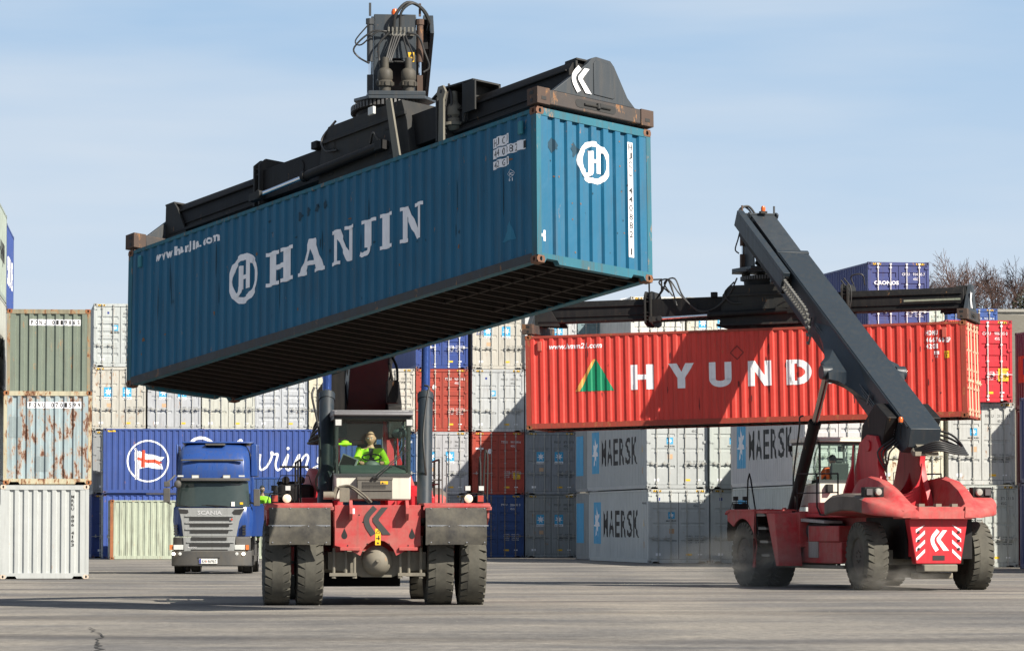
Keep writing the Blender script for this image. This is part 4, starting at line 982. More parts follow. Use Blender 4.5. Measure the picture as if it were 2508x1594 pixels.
# ------------------------------------------------------------ reach stackers
CABG=glass((.78,.90,.83),.025,1)
def reach_stacker(M,label,ang,Lout,Ltip,zr,bx,front,cabx=-.07,rearx=0.,driver=None):
    r=thing('reach_stacker',label,'reach stacker',M,'red reach stackers carrying containers')
    # --- wheels
    for sx in (-1,1):
        for x in (1.20,1.80): wheel(r,sx*x+(-.03),0,.80,.80,.49,flip=sx<0)
        wheel(r,sx*1.32+rearx*.4,6.0,.80,.80,.52,flip=sx<0,steer=R(-4))
    # --- axles
    a=MB().cyl((-1.4,0,.82),(1.4,0,.82),.2,16).lathe([(.001,-.86),(.10,-.845),(.19,-.79),(.255,-.70),(.285,-.56),(.27,-.2),(.2,.2)],(0,0,.84),'y',28)
    a.prism([(-.55,.64),(-.28,.54),(.28,.54),(.55,.64),(.9,.68),(.9,1.0),(-.9,1.0),(-.9,.68)],'y',-.55,.3)
    for sx in (-1,1):
        for x in (.42,.58,.80): a.cyl((sx*x,-.66,.60),(sx*x,-.66,1.08),.028,8)
        a.box(*sorted((sx*.38,sx*.88)),-.71,-.55,.56,.62).cyl((sx*.42,-.66,.52),(sx*.42,-.66,.57),.045,6).cyl((sx*.80,-.66,.52),(sx*.80,-.66,.57),.045,6)
    a.cyl((0,-.91,.85),(0,-.84,.85),.035,10)
    a.build('drive_axle',r,CAST,smooth=40)
    MB().box(-1.1+rearx,1.1+rearx,5.8,6.2,.62,.95).cyl((-1.15+rearx,6,.8),(1.15+rearx,6,.8),.13,12).build('steering_axle',r,CAST)
    # --- chassis
    c=MB(); c.box(-.80,-.55,-.5,6.6,.85,1.75).box(.55,.80,-.5,6.6,.85,1.75).box(-.6,.6,.5,5.4,.7,1.35)
    c.box(-.95,.95,.25,.75,1.3,1.85)
    c.build('chassis',r,REDD,bevel=.02)
    c=MB().box(-1.3,1.3,1.75,4.35,.62,1.13).box(.8,1.35,2.5,4.3,1.13,1.5).build('tank',r,REDD,bevel=.02)
    MB().box(-1.0,.72,3.8,4.8,.30,.8).box(.9,1.25,4.6,5.3,.48,.8).build('belly_guard',r,BLACK,bevel=.02)
    c=MB().box(1.0,1.36,.4,4.6,.50,.58).box(-1.36,-1.0,.4,4.6,.50,.58).build('side_step',r,CAST,bevel=.01)
    # --- front cross plate
    f=MB(); pts=[(-.80,1.12),(-.80,1.86),(.78,1.86),(.78,1.12),(.52,1.04)]+[(.30*1.15*math.cos(t),.83+.42*math.sin(t)-.03) for t in [PI*k/10 for k in range(1,10)]]+[(-.52,1.04)]
    f.prism(pts,'y',-.92,-.86); f.box(-.70,-.33,-.97,-.92,1.03,1.09).box(.38,.72,-.97,-.92,1.03,1.09)
    f.build('front_plate',r,REDD if front else REDD,bevel=.006)
    h=MB()
    for x in (-.62,.62,):
        q=[(x+.055*math.cos(t),1.30+.06*math.sin(t)) for t in [-PI-.3+(PI+.6)*k/10 for k in range(11)]]+[(x,1.44)]
        h.prism(q,'y',-.9235,-.921)
    for x,z in ((-.20,1.15),(.20,1.15),(-.35,1.68),(-.28,1.55),(-.56,1.12),(.55,1.12)): h.lathe([(.014,0),(.014,.004)],(x,-.925,z),'y',8)
    h.build('lifting_hole',r,MBLACK)
    mark('maker_emblem',r,klogo(-.05,1.57,.50,0),(0,-.92,0),(1,0,0),(0,0,1),(0,-1,0),[paint((.045,.048,.048),.7,0,.3)],off=.012)
    st=[rect(-.055,1.13,.10,.30,2),lay(poly([(-.045,1.345),(.035,1.345),(-.005,1.41)],1)),lay(poly([(-.03,1.352),(.02,1.352),(-.005,1.39)],2),2),lay(rect(-.04,1.24,.07,.02,1)),lay(rect(-.0,1.22,.02,.08,1)),lay(star(-.005,1.165,.03,1)),rect(-.48,1.70,.05,.10,0)]
    mark('warning_sticker',r,st,(0,-.92,0),(1,0,0),(0,0,1),(0,-1,0),MMATS)
    for x in (-.51,.52):
        b=MB().prism([(-.90,1.60),(-.90,1.95),(-1.02,1.95),(-1.16,1.82),(-1.16,1.70),(-1.05,1.58)],'x',x-.03,x+.03); b.build('lug_plate',r,REDD,bevel=.005)
    # --- front mudguards with flaps
    for sx in (-1,1):
        x0,x1=sorted((sx*.84,sx*2.06))
        m=MB().prism([(-1.02,1.78),(-1.02,1.86),(-.8,1.90),(.75,1.90),(.75,1.86),(-.8,1.85),(-.98,1.78)],'x',x0,x1)
        m.prism([(-1.02,1.83),(-1.02,1.77),(-.99,1.77),(-.99,1.83)],'x',x0-.02,x1+.02)
        # outer side panel with the wheel arch
        arch=[(-.95,1.62),(-.98,1.86),(.80,1.86),(.80,.50),(.66,.50)]+[(.98*math.cos(t)*.92,.78+.90*math.sin(t)) for t in [PI*k/14 for k in range(1,11)]]
        xs=sx*2.0; m.prism(arch,'x',*sorted((xs,xs+sx*.04)))
        m.build('mudguard',r,RED if 0 else REDD,bevel=.005)
        fl=MB(); n=10
        prof=[(-1.03,1.81),(-1.10,1.60),(-1.12,1.50),(-1.14,1.42),(-1.13,1.28),(-1.10,1.14)]
        V=[];F=[]
        for i in range(13):
            x=x0+.02+(x1-x0-.1)*i/12+(.04 if sx<0 else 0)
            for j,(y,z) in enumerate(prof):
                wv=.02*math.sin(i*.7+sx)*(j/5); V.append((x,y+wv,z-(.03*(i/12-.5)**2 if j==5 else 0)))
        for i in range(12):
            for j in range(5): F.append((i*6+j,(i+1)*6+j,(i+1)*6+j+1,i*6+j+1))
        b=len(V); V2=[(x,y+.012,z) for x,y,z in V]; fl.add(V,F);fl.add(V2,F)
        fo=fl.build('mud_flap',r,FLAP,smooth=40)
        bb=MB()
        for i in range(4):
            x=x0+.12+i*(x1-x0-.24)/3
            for y,z in ((-1.125,1.475),(-1.115,1.18),(-1.03,1.80)): bb.lathe([(.012,0),(.012,-.01),(.001,-.012)],(x,y-.006,z),'y',6)
        bb.box(x0+.05,x1-.05,-1.128,-1.112,1.475,1.495); bb.build('flap_bolts',fo,STEEL)
        # head lamps in their wire guard
        cx=sx*1.78
        g=MB()
        for dx in (-.24,.24): g.tube([(cx+dx*1.1,-.75,1.88),(cx+dx*.8,-.78,2.08)],.009,6,smooth=False)
        g.tube([(cx-.19,-.78,2.08),(cx+.19,-.78,2.08)],.009,6,smooth=False).box(cx-.18,cx+.18,-.70,-.67,1.90,2.04)
        g.tube([(cx-.12,-.7,2.04),(cx-.12,-.7,2.14)],.010).tube([(cx+.13,-.7,2.04),(cx+.13,-.7,2.14)],.010)
        g.build('lamp_guard',r,BLACK)
        hx=cx-sx*.11
        MB().lathe([(.085,.08),(.09,.0),(.08,-.02)],(hx,-.80,1.98),'y',20).lathe([(.078,-.021),(.055,-.036),(.0001,-.045)],(hx,-.80,1.98),'y',20,1).build('headlight',r,[GREYD,plain((.9,.74,.55),.25,0,.1)])
        MB().box(cx+sx*.11-.065,cx+sx*.11+.065,-.84,-.72,1.91,2.05).box(cx+sx*.11-.052,cx+sx*.11+.052,-.846,-.84,1.922,2.038,1).build('indicator',r,[GREYD,REDL],bevel=.005)
        for dx in (-.12,.13):
            MB().box(cx+dx-.055,cx+dx+.055,-.77,-.69,2.12,2.22).box(cx+dx-.046,cx+dx+.046,-.775,-.77,2.128,2.212,1).build('work_lamp',r,[GREYD,LENS if sx>0 or dx>0 else MBLACK],bevel=.004)
    # --- steps behind the mudguards, hoop handles, railings
    for sx in (-1,1):
        s=MB()
        for k in range(4):
            z=1.78-.32*k-.0; y=.85+.10*k
            s.box(*sorted((sx*1.45,sx*2.0)),y,y+.5,z-.05,z)
            for i in range(9): s.box(sx*2.0-.01,sx*2.0+.01,y+.03+i*.05,y+.05+i*.05,z,z+.02)
        s.build('step',r,plain((.22,.21,.19),.7,.3))
        s=MB().prism([(1.45,1.80),(1.95,1.80),(2.25,.55),(2.05,.55)],'x',*sorted((sx*1.40,sx*2.0))).box(*sorted((sx*1.0,sx*1.45)),.5,2.2,1.0,1.82).prism([(.8,1.86),(1.5,1.86),(1.5,1.80),(.8,1.80)],'x',*sorted((sx*1.35,sx*2.0)))
        s.build('step_housing',r,REDD,bevel=.01)
    MB().tube([(1.98,.20,1.8),(1.98,.24,2.6),(1.98,.34,2.76),(1.98,.44,2.6),(1.98,.75,1.8),(1.98,.95,1.3)],.02,8,smooth=False).build('hoop_handle',r,BLACK)
    ra=MB()
    for sx in (-1,1):
        X=sx*1.32
        ra.tube([(X,1.75,1.85),(X,1.75,2.74),(X,4.2,2.72),(X,4.2,1.75)],.02,6,smooth=False).tube([(X,1.75,2.28),(X,4.2,2.28)],.016,6,smooth=False).tube([(X,2.95,2.73),(X,2.95,1.95),(X,3.15,1.76),(X,3.6,1.76)],.02,6,smooth=False)
    ra.build('railing',r,BLACK)
    ra=MB()
    RR=.016
    ra.tube([(-1.0 if not front else 1.02,2.2,1.86),(-1.0 if not front else 1.02,2.2,2.78),(-1.42 if not front else 1.42,2.2,2.80),(-1.42 if not front else 1.42,2.2,1.2)],.014,6,smooth=False)
    if front: ra.tube([(1.02,2.2,2.36),(1.42,2.2,2.36)],.016,6,smooth=False).tube([(1.50,2.2,1.2),(1.50,2.2,2.82),(1.46,2.2,2.84)],.012,6,smooth=False);MB().tube([(1.96,-.5,1.9),(2.0,-.5,2.8),(2.03,-.5,2.84),(2.05,-.5,2.7),(2.04,-.5,1.9)],.018,6).build('grab_pole',r,GREYD)
    ra.build('ladder_rail',r,paint((.12,.12,.12),.6,.1,.3))
    # --- deck between cab and tower, round air tanks, hoses
    d=MB().box(-1.30,1.30,1.45,4.6,1.70,1.80).box(-1.28,-.82,2.2,4.5,1.80,2.02).box(.82,1.28,2.3,4.5,1.80,2.05); d.build('deck',r,RED,bevel=.02)
    MB().cyl((1.05,2.25,1.38),(1.05,3.5,1.38),.26,24).lathe([(.268,0),(.268,.05)],(1.05,2.4,1.38),'y',24).build('air_tank',r,paint((.05,.05,.05),.5,.1,.3))
    MB().prism([(1.5,.9),(1.62,1.7),(3.6,1.62),(3.6,1.56),(1.7,1.62)],'x',.95,1.42).box(1.30,1.33,2.45,3.0,.75,1.5).build('cover_plate',r,paint((.35,.33,.31),.6,.2,.4))
    hh=MB()
    for k in range(3):
        hh.tube([(1.15,1.0,1.55),(1.38,1.4,1.62-.03*k),(1.45,1.45+.1*k,1.3),(1.42,1.6,1.0),(1.34,2.0,.86-.04*k)],.035,7)
    hh.tube([(.95,.75,1.9),(1.02,.9,2.2),(.98,.7,2.6),(.95,.8,3.2),(1.06,1.3,3.9),(1.10,1.4,4.1),(1.02,1.45,4.15)],.022,7)
    hh.tube([(-.95,.75,1.9),(-1.08,.6,2.3),(-1.0,.55,2.6),(-1.02,.8,3.3),(-1.12,1.3,3.9),(-1.08,1.4,4.1)],.022,7)
    hh.build('hydraulic_hoses',r,HOSE,smooth=60)
    # --- boom
    e=Vector((0,-math.cos(ang),math.sin(ang))); nn=Vector((0,-math.sin(ang),-math.cos(ang))); T0=Vector((bx,6.2,3.75))
    def BP(t,d,x): p=T0+e*t+nn*d; return (x+bx,p.y,p.z)
    def boxb(mb,x0,x1,t0,t1,d0,d1,mi=0):
        c=[BP(t,d,x) for d in (d1,d0) for t,x in ((t0,x0),(t0,x1),(t1,x1),(t1,x0))]
        return mb.add(c,[(0,3,2,1),(4,5,6,7),(0,1,5,4),(1,2,6,5),(2,3,7,6),(3,0,4,7)],mi)
    def prb(mb,poly_,x0,x1,mi=0):
        n=len(poly_);vs=[BP(t,d,x0) for t,d in poly_]+[BP(t,d,x1) for t,d in poly_]
        return mb.add(vs,[tuple(range(n))[::-1],tuple(range(n,2*n))]+[(i,(i+1)%n,n+(i+1)%n,n+i) for i in range(n)],mi)
    bo=MB(); prb(bo,[(-.05,0),(-.12,.45),(.1,.72),(1.0,.88),(2.,.92),(Lout-.1,.84),(Lout,.8),(Lout,.0)],-.39,.39)
    boxb(bo,-.42,-.39,.1,Lout,.02,.08);boxb(bo,.39,.42,.1,Lout,.02,.08);boxb(bo,-.43,.43,Lout-.12,Lout,-.02,.86)
    b0=bo.build('boom_outer',r,GREY,bevel=.015)
    wg=MB()
    for sx in (-1,1):
        # fan shaped bracket carrying the lift cylinder pin
        secs=[(.39,[(2.0,.55),(3.2,.12),(5.2,.10),(6.2,.50),(5.0,.86),(3.2,.88)]),(.55,[(2.9,.60),(3.4,.38),(4.5,.34),(5.1,.5),(4.5,.78),(3.4,.82)]),(.78,[(3.35,.60),(3.5,.44),(4.1,.40),(4.35,.5),(4.1,.74),(3.5,.76)]),(.98,[(3.45,.60),(3.55,.48),(3.95,.45),(4.1,.52),(3.95,.72),(3.55,.74)])]
        vs=[BP(t,d,sx*x) for x,q in secs for t,d in q]; F=[(6*j+i,6*j+(i+1)%6,6*j+6+(i+1)%6,6*j+6+i) for j in range(3) for i in range(6)]+[tuple(range(18,24))]
        wg.add(vs,F); p0=BP(3.75,.58,sx*.84);p1=BP(3.75,.58,sx*1.08); wg.cyl(p0,p1,.17,16)
    wg.build('cylinder_bracket',b0,GREY,smooth=30)
    bi=MB(); prb(bi,[(Lout-.8,.08),(Lout-.8,.74),(Ltip-.25,.74),(Ltip,.45),(Ltip,.06)],-.33,.33); boxb(bi,-.36,.36,Ltip-.06,Ltip,.03,.5)
    boxb(bi,-.40,-.34,Ltip-.15,Ltip-.02,.0,.12);boxb(bi,.34,.40,Ltip-.15,Ltip-.02,.0,.12)
    bi.build('boom_inner',r,paint((.022,.031,.040),.42,.03,.25,bump=.1,dust=(.045,.052,.058)),bevel=.01)
    # side rail, drag chain and pipes
    for sx in (1,) if not front else (1,):
        s=MB(); boxb(s,sx*.52,sx*.70,Lout-1.3,Ltip,-.02,.08); boxb(s,sx*.63,sx*.70,Lout-1.3,Ltip,.08,.40)
        gp=MB(); boxb(gp,sx*.37,sx*.60,Lout-1.2,Ltip-.2,.16,.60); gp.build('dark_gap_fill',r,BLACK); boxb(s,sx*.38,sx*.44,Lout-.1,Ltip-.1,.3,.36)  # black beam added to darken the gap between boom and rail
        s.build('side_rail',r,GREY,bevel=.006)
        ch=MB()
        for i in range(17):
            t=Lout-1.35-i*.13
            dd=.16+(.0 if i<12 else (i-11)**2*.018)
            boxb(ch,sx*.60,sx*.66,t,t+.09,dd,dd+.05);boxb(ch,sx*.60,sx*.66,t,t+.09,dd+.20,dd+.25);boxb(ch,sx*.59,sx*.63,t+.03,t+.065,dd,dd+.25)
        ch.build('drag_chain',r,paint((.16,.16,.15),.6,0,.3))
        pi=MB()
        for k,dd in enumerate((.30,.36,.42)): pi.tube([BP(.6,dd+.1,sx*.44),BP(1.4,dd+.12,sx*.46),BP(Lout-3.2,dd+.1,sx*.46)],.014,6,smooth=False)
        for t in (2.2,3.1,6.2): boxb(pi,sx*.44,sx*.475,t,t+.05,.36,.62)
        pi.build('boom_pipes',r,paint((.10,.10,.10),.4,0,.2))
    MB().prism([(4.0,3.2),(4.15,3.85),(4.9,4.35),(5.6,4.0),(5.25,3.3),(4.7,3.15)],'x',bx+.40,bx+.68).prism([(4.0,3.2),(4.15,3.85),(4.9,4.35),(5.6,4.0),(5.25,3.3),(4.7,3.15)],'x',bx-.68,bx-.40).build('pivot_bracket',b0,BLACK,bevel=.02)
    # rear end plate, valve block and hoses
    rb=MB(); boxb(rb,-.30,.20,-.20,-.10,.38,.60); rb.sph(BP(-.15,.55,.2),.10,8); rb.box(bx-.28,bx+.30,6.15,6.3,3.1,3.2); rb.build('valve_block',r,CAST)
    hh=MB()
    for k in range(5):
        s0=BP(-.16,.50+.03*k,.24); hh.tube([s0,(bx-.1,6.55+.03*k,3.42-.05*k),(bx-.5,6.5+.05*k,3.35-.05*k),(bx-.95-.03*k,6.2,3.30-.04*k),(bx-.9,5.7,3.6-.1*k),(bx-.55,5.3,3.75-.08*k)],.026,7)
    for k in range(4): hh.tube([BP(.3+.1*k,.6,.42),(bx+.62+.06*k,5.6-.1*k,3.2),(bx+.58,5.3,2.9-.05*k),(bx+.66,4.9-.1*k,3.3),(bx+.6,4.6,3.75)],.02,6)
    hh.build('boom_hoses',r,HOSE,smooth=60)
    pb=BP(.35,.10,.46); MB().cyl((pb[0],pb[1],pb[2]-.35),(pb[0],pb[1],pb[2]),.014,6).cyl(pb,(pb[0],pb[1],pb[2]+.04),.06,12).lathe([(.055,.04),(.06,.12),(.04,.16),(.0001,.17)],pb,'z',14,1).build('beacon',r,[BLACK,AMBER])
    tb=BP(Ltip-.10,-.02,.02); MB().box(tb[0]-.09,tb[0]+.09,tb[1]-.06,tb[1]+.06,tb[2]-.02,tb[2]+.04).lathe([(.055,.04),(.06,.12),(.04,.17),(.0001,.18)],tb,'z',14,1).build('beacon',r,[GREYD,AMBER])
    # --- head: yoke hanging from the tip, damping cylinders, turntable motors
    tp=BP(Ltip,.3,0); yf=tp[1]-.02; zt=BP(Ltip,0,0)[2]
    y=MB()
    y.box(bx-.37,bx+.37,yf-.14,yf-.04,zt-.80,zt-.02)
    y.prism([(bx-.37,zt-.80),(bx-.37,zr+.10),(bx-.26,zr+.10),(bx-.24,zt-1.05),(bx-.18,zt-.88),(bx-.1,zt-.80)],'y',yf-.14,yf-.04)
    y.prism([(bx+.37,zt-.80),(bx+.37,zr+.10),(bx+.26,zr+.10),(bx+.24,zt-1.05),(bx+.18,zt-.88),(bx+.1,zt-.80)],'y',yf-.14,yf-.04)
    for sx in (-1,1): y.prism([(yf-.14,zr+.08),(yf-.14,zt-.05),(yf+.1,zt-.05),(yf+.45,zt-.8),(yf+.5,zr+.08)],'x',*sorted((bx+sx*.34,bx+sx*.375)))
    y.box(bx-.5,bx+.5,yf-.7,yf+.6,zr+.0,zr+.08).prism([(bx-.72,yf-.1),(bx-.5,yf-.7),(bx+.5,yf-.7),(bx+.72,yf-.1),(bx+.6,yf+.55),(bx-.6,yf+.55)],'z',zr-.06,zr)
    y.build('boom_head',r,paint((.036,.046,.056),.45,.03,.3,bump=.12),bevel=.01)
    for dx in (-.19,.22):
        m=MB().lathe([(.10,.02),(.10,.14),(.135,.16),(.14,.24),(.12,.26),(.135,.30),(.13,.42),(.10,.46),(.065,.48),(.06,.66),(.03,.67)],(bx+dx,yf-.42,zr+.03),'z',16)
        for i in range(8):
            t=2*PI*i/8; m.cyl((bx+dx+.145*math.cos(t),yf-.42+.145*math.sin(t),zr+.2),(bx+dx+.145*math.cos(t),yf-.42+.145*math.sin(t),zr+.26),.012,6)
        m.lathe([(.11,-.24),(.11,-.06)],(bx+dx,yf-.42,zr+.03),'z',14)
        m.build('slewing_motor',r,paint((.045,.042,.036),.6,.05,.3,dust=(.10,.09,.07)))
    for sx in (-1,1):
        x=bx+sx*.44; q=MB().cyl((x,yf-.12,zt-.18),(x,yf-.12,zt-.86),.055 if sx<0 else .06,12)
        q.cyl((x,yf-.12,zt-.10),(x,yf-.12,zt-.2),.075,10).box(x-.05,x+.05,yf-.17,yf-.07,zr+.06,zr+.42).box(x-.02,x+.02,yf-.14,yf-.10,zt-.05,zt+.18)
        q=q.build('damping_cylinder',r,paint((.04,.045,.05),.5,.0,.3) if sx<0 else paint((.09,.055,.04),.7,.3,.4))
        MB().cyl((x,yf-.12,zt-.86),(x,yf-.12,zr+.40),.03,10).build('piston_rod',q,CHROME)
    k=MB().box(bx-.06,bx+.18,yf-.22,yf-.15,zt-.42,zt-.30)
    for i in range(7): k.cyl((bx-.12+.07*i,yf-.25,zt-.34),(bx-.12+.07*i,yf-.25,zt-.26),.018,6)
    k.box(bx-.12,bx+.34,yf-.2,yf-.16,zt-.40,zt-.37); k.build('valve_block',r,plain((.24,.23,.2),.5,.5))
    hh=MB()
    for i in range(6):
        x=bx-.05+.045*i; hh.tube([(x,yf-.24,zt-.40),(x-.12+.05*i*(1 if i>3 else -.3),yf-.34,zt-.85),(bx-.15+.03*i,yf-.44,zr+.62)],.016,6)
    hh.tube([(bx-.03,yf-.22,zt-.3),(bx+.0,yf-.3,zt-.05),(bx+.2,yf-.28,zt+.17),(bx+.45,yf-.2,zt+.10),(bx+.62,yf+.1,zt-.1),(bx+.58,yf+.3,zt-.4)],.03,7)
    hh.tube([(bx+.08,yf-.22,zt-.3),(bx+.1,yf-.32,zt-.0),(bx+.3,yf-.3,zt+.16),(bx+.5,yf-.15,zt+.04),(bx+.66,yf+.15,zt-.2)],.024,7)
    hh.tube([(bx+.2,yf-.22,zt-.36),(bx+.4,yf-.28,zt-.42),(bx+.52,yf-.22,zt-.7),(bx+.60,yf-.2,zt-.95),(bx+.50,yf-.2,zt-1.05)],.018,6)
    hh.tube([(bx-.1,yf-.22,zt-.36),(bx-.4,yf-.25,zt-.34),(bx-.72,yf-.22,zt-.62),(bx-.66,yf-.2,zt-.78),(bx-.46,yf-.2,zt-.90)],.016,6)
    hh.tube([(bx-.1,yf-.22,zt-.33),(bx-.34,yf-.28,zt-.36),(bx-.6,yf-.25,zt-.58),(bx-.70,yf-.22,zt-.5),(bx-.46,yf-.2,zt-.2)],.014,6)
    hh.tube([(bx-.12,yf-.24,zt-.36),(bx-.30,yf-.32,zt-.6),(bx-.26,yf-.4,zt-1.0),(bx-.19,yf-.44,zr+.6)],.02,6)
    hh.build('head_hoses',r,HOSE,smooth=60)
    mark('warning_sticker',r,[rect(bx+.23,zt-.86,.11,.17,2),lay(poly([(bx+.255,zt-.77),(bx+.315,zt-.77),(bx+.285,zt-.71)],1)),lay(rect(bx+.26,zt-.83,.05,.02,1))],(0,yf-.14,0),(1,0,0),(0,0,1),(0,-1,0),MMATS)
    # --- lift cylinders
    for sx in (-1,1):
        b=Vector((sx*.93,.30,1.45)); t=Vector(BP(3.75,.58,sx*.93)); t.x=sx*.95+(.20 if front else -.03); d=(t-b).normalized(); top=b+d*((3.98-b.z)/d.z)
        q=MB().cyl(b,top,.142,24).cyl(top-d*.14,top,.157,24)
        for i in range(14):
            tt=2*PI*i/14; a=d.orthogonal().normalized(); c2=d.cross(a); pp=top+(a*math.cos(tt)+c2*math.sin(tt))*.13; q.cyl(pp,pp+d*.03,.016,6)
        q=q.build('lift_cylinder',r,GREY if front else BLACK,smooth=40)
        MB().cyl(top,t,.085,20).cyl(t-Vector((.12,0,0)),t+Vector((.12,0,0)),.13,14).build('piston_rod',q,paint((.05,.10,.32),.15,0,0,metal=.7,bump=0) if front else plain((.35,.30,.28),.15,.9))  # front rods: the blue reflection on chrome is put into the paint colour
    # --- tower holding the boom
    tw=MB()
    for sx in (-1,1):
        tw.prism([(3.55,1.75),(3.7,2.4),(3.98,3.0),(4.15,3.42),(4.6,3.62),(5.1,3.58),(5.3,3.3),(5.22,2.95),(5.35,2.6),(5.6,2.2),(5.75,1.75)],'x',*sorted((rearx+sx*.46,rearx+sx*.60)))
        tw.prism([(rearx+sx*.66,1.75),(rearx+sx*.98,1.75),(rearx+sx*.90,2.3),(rearx+sx*.70,2.9),(rearx+sx*.66,3.4)],'y',3.9,4.0)
    n=12; U=[(rearx+.48*math.cos(PI+PI*i/n),2.95+.72*math.sin(PI+PI*i/n)) for i in range(n+1)]
    tw.prism([(rearx-.48,1.75)]+U+[(rearx+.48,1.75)],'y',4.6,4.66)
    tw.prism([(rearx-.48,1.75)]+U+[(rearx+.48,1.75)],'y',5.25,5.31)
    [tw.cyl((rearx+q*.44,4.72,3.36),(rearx+q*.64,4.72,3.36),.13,16) for q in (-1,1)]
    tw.build('boom_tower',r,RED,bevel=.012)
    # --- counterweight
    cw=MB(); X=rearx
    st=[(4.4,1.60,1.95,1.75,2.15,.85),(4.6,1.68,2.10,1.75,2.40,.90),(5.0,1.71,2.20,1.80,2.58,.95),(5.6,1.71,2.24,1.85,2.64,.98),(6.2,1.70,2.22,1.84,2.54,.98),(6.7,1.66,2.14,1.78,2.34,.96),(7.0,1.56,2.05,1.74,2.17,.93),(7.2,1.38,1.96,1.72,2.03,.90),(7.36,1.14,1.88,1.70,1.92,.86),(7.44,1.0,1.82,1.68,1.85,.80)]
    for sx in (-1,1):
        V=[]
        for y_,xo,zf,zb,zc,xc in st:
            V+=[(X+sx*q,y_,z_) for q,z_ in ((.56,1.69),(xo-.03,zb),(xo,zb+.03),(xo,zf-.06),(xo-.07,zf),(xc+.16,zf+.01),(xc+.03,zc-.02),(xc-.05,zc),(xc-.22,zc-.03),(.58,1.93))]
        for k in range(len(st)-1):
            for i in range(10):
                cw.add([],[]) ; 
                cw.f.append([len(cw.v)+10*k+i,len(cw.v)+10*k+(i+1)%10,len(cw.v)+10*(k+1)+(i+1)%10,len(cw.v)+10*(k+1)+i]); cw.m.append(1 if (1<=k<=4 and i in (1,2,3,4)) else 0)
        n0=len(cw.v); cw.f.append([n0+i for i in range(10)][::-1]); cw.m.append(0); cw.f.append([n0+10*(len(st)-1)+i for i in range(10)]); cw.m.append(0)
        cw.v+=V
    cw.box(X-.56,X+.56,4.4,7.38,1.70,1.93)
    cw.prism([(X-1.02,7.0),(X-.78,7.42),(X+.78,7.42),(X+1.02,7.0)],'z',1.66,1.84)
    cw.build('counterweight',r,[REDD,paint((.10,.085,.075),.85,.0,.4,bump=.5,dust=(.19,.16,.135))],smooth=38)
    MB().box(X-.54,X+.54,4.5,7.2,1.93,1.938).box(X-.02,X+.02,4.5,7.2,1.938,1.95).build('hood',r,paint((.20,.12,.10),.8,0,.4,bump=.3,dust=(.30,.24,.20)))
    pw=MB().prism([(X-.74,1.66),(X-.56,.64),(X+.56,.64),(X+.74,1.66)],'y',7.0,7.22).box(X-.6,X+.6,5.4,7.0,.8,1.7)
    pw.build('rear_panel',r,RED,bevel=.02)
    def RP(s): return s
    rs=klogo(0,1.17,.46,0)
    for sx in (-1,1):
        for k in range(5):
            z=.76+.21*k; a=.72-.30*(1.66-z)/1.02*.6
            q=[(sx*.36,z-.02),(sx*.36,z+.07),(sx*.54,z+.25),(sx*.60,z+.25)] if 0 else [(sx*.34,z+.14),(sx*.34,z+.22),(sx*.56,z+.03),(sx*.56,z-.05)]
            q=[(sx*.58,z+.0),(sx*.58,z+.09),(sx*.36,z+.24),(sx*.36,z+.15)] if 0 else q
            rs.append(poly([(min(max(p[0],-(.535+.13*(p[1]-.64))),.535+.13*(p[1]-.64)),p[1]) for p in [(p0,max(.72,min(1.52,p1))) for p0,p1 in q]],0))
    mark('hazard_marking',r,rs,(X,7.22,0),(-1,0,0),(0,0,1),(0,1,0),MMATS,off=.005)
    bl=MB()
    for sx in (-1,1):
        for z in (.98,1.17,1.36): bl.lathe([(.03,0),(.03,.02),(.0001,.022)],(X+sx*.50,7.222,z),'y',10)
    bl.build('panel_bolts',r,GREYD)
    tg=MB().prism([(X-.15,.72),(X-.15,.83),(X+.15,.83),(X+.15,.72)],'y',7.22,7.226); tg.build('tow_slot',r,MBLACK)
    MB().box(X-.42,X+.42,6.9,7.35,.46,.63).prism([(X-.42,.30),(X-.42,.44),(X+.42,.44),(X+.42,.30)],'y',6.6,7.1).build('tow_pad',r,CAST,bevel=.03)
    for sx in (-1,1):
        lb=MB().box(X+sx*1.35-.24,X+sx*1.35+.24,6.5,6.7,2.16,2.38).build('lamp_box',r,BLACK,bevel=.01)
        MB().lathe([(.085,0),(.085,.06),(.07,.09),(.0001,.10)],(X+sx*1.26,6.68,2.27),'y',16).build('tail_lamp',lb,plain((.35,.34,.3),.25)); MB().box(X+sx*1.48-.07,X+sx*1.48+.07,6.70,6.74,2.20,2.34).build('tail_lamp',lb,plain((.10,.09,.09),.3))
    for x in (-.4,.0,.42): MB().box(X+x-.07,X+x+.07,7.1,7.25,1.93,2.0).build('hood_latch',r,CAST)
    # lamps standing on the front of the engine cover, seen from ahead
    MB().box(-.83,.83,4.7,6.9,.75,1.69).build('dark_recess_box',r,BLACK)  # black box added to darken the recess behind the rear wheels
    if front:
        MB().prism([(-.95,3.5),(-.95,4.1),(-.60,4.6),(-.42,4.6),(-.42,3.5)],'y',3.0,3.1).build('tower_bracket',r,BLACK)
        MB().box(.40,.62,2.9,3.2,3.85,4.3).tube([(.5,2.9,4.3),(.45,3.4,4.7),(.40,3.6,4.9)],.03).tube([(.6,2.9,4.3),(.6,3.3,4.6),(.44,3.6,4.95)],.03).build('valve_box',r,BLACK,bevel=.02)
        sc=MB().box(-1.62,-1.05,4.35,4.5,2.62,2.66)
        for x in (-1.50,-1.20): sc.lathe([(.07,0),(.08,.1)],(x,4.4,2.38),'y',16)
        sc.tube([(-1.68,4.4,2.3),(-1.6,4.4,2.47),(-1.05,4.4,2.47),(-1.0,4.4,2.3)],.010,6,smooth=False); sc.build('lamp_rack',r,BLACK)
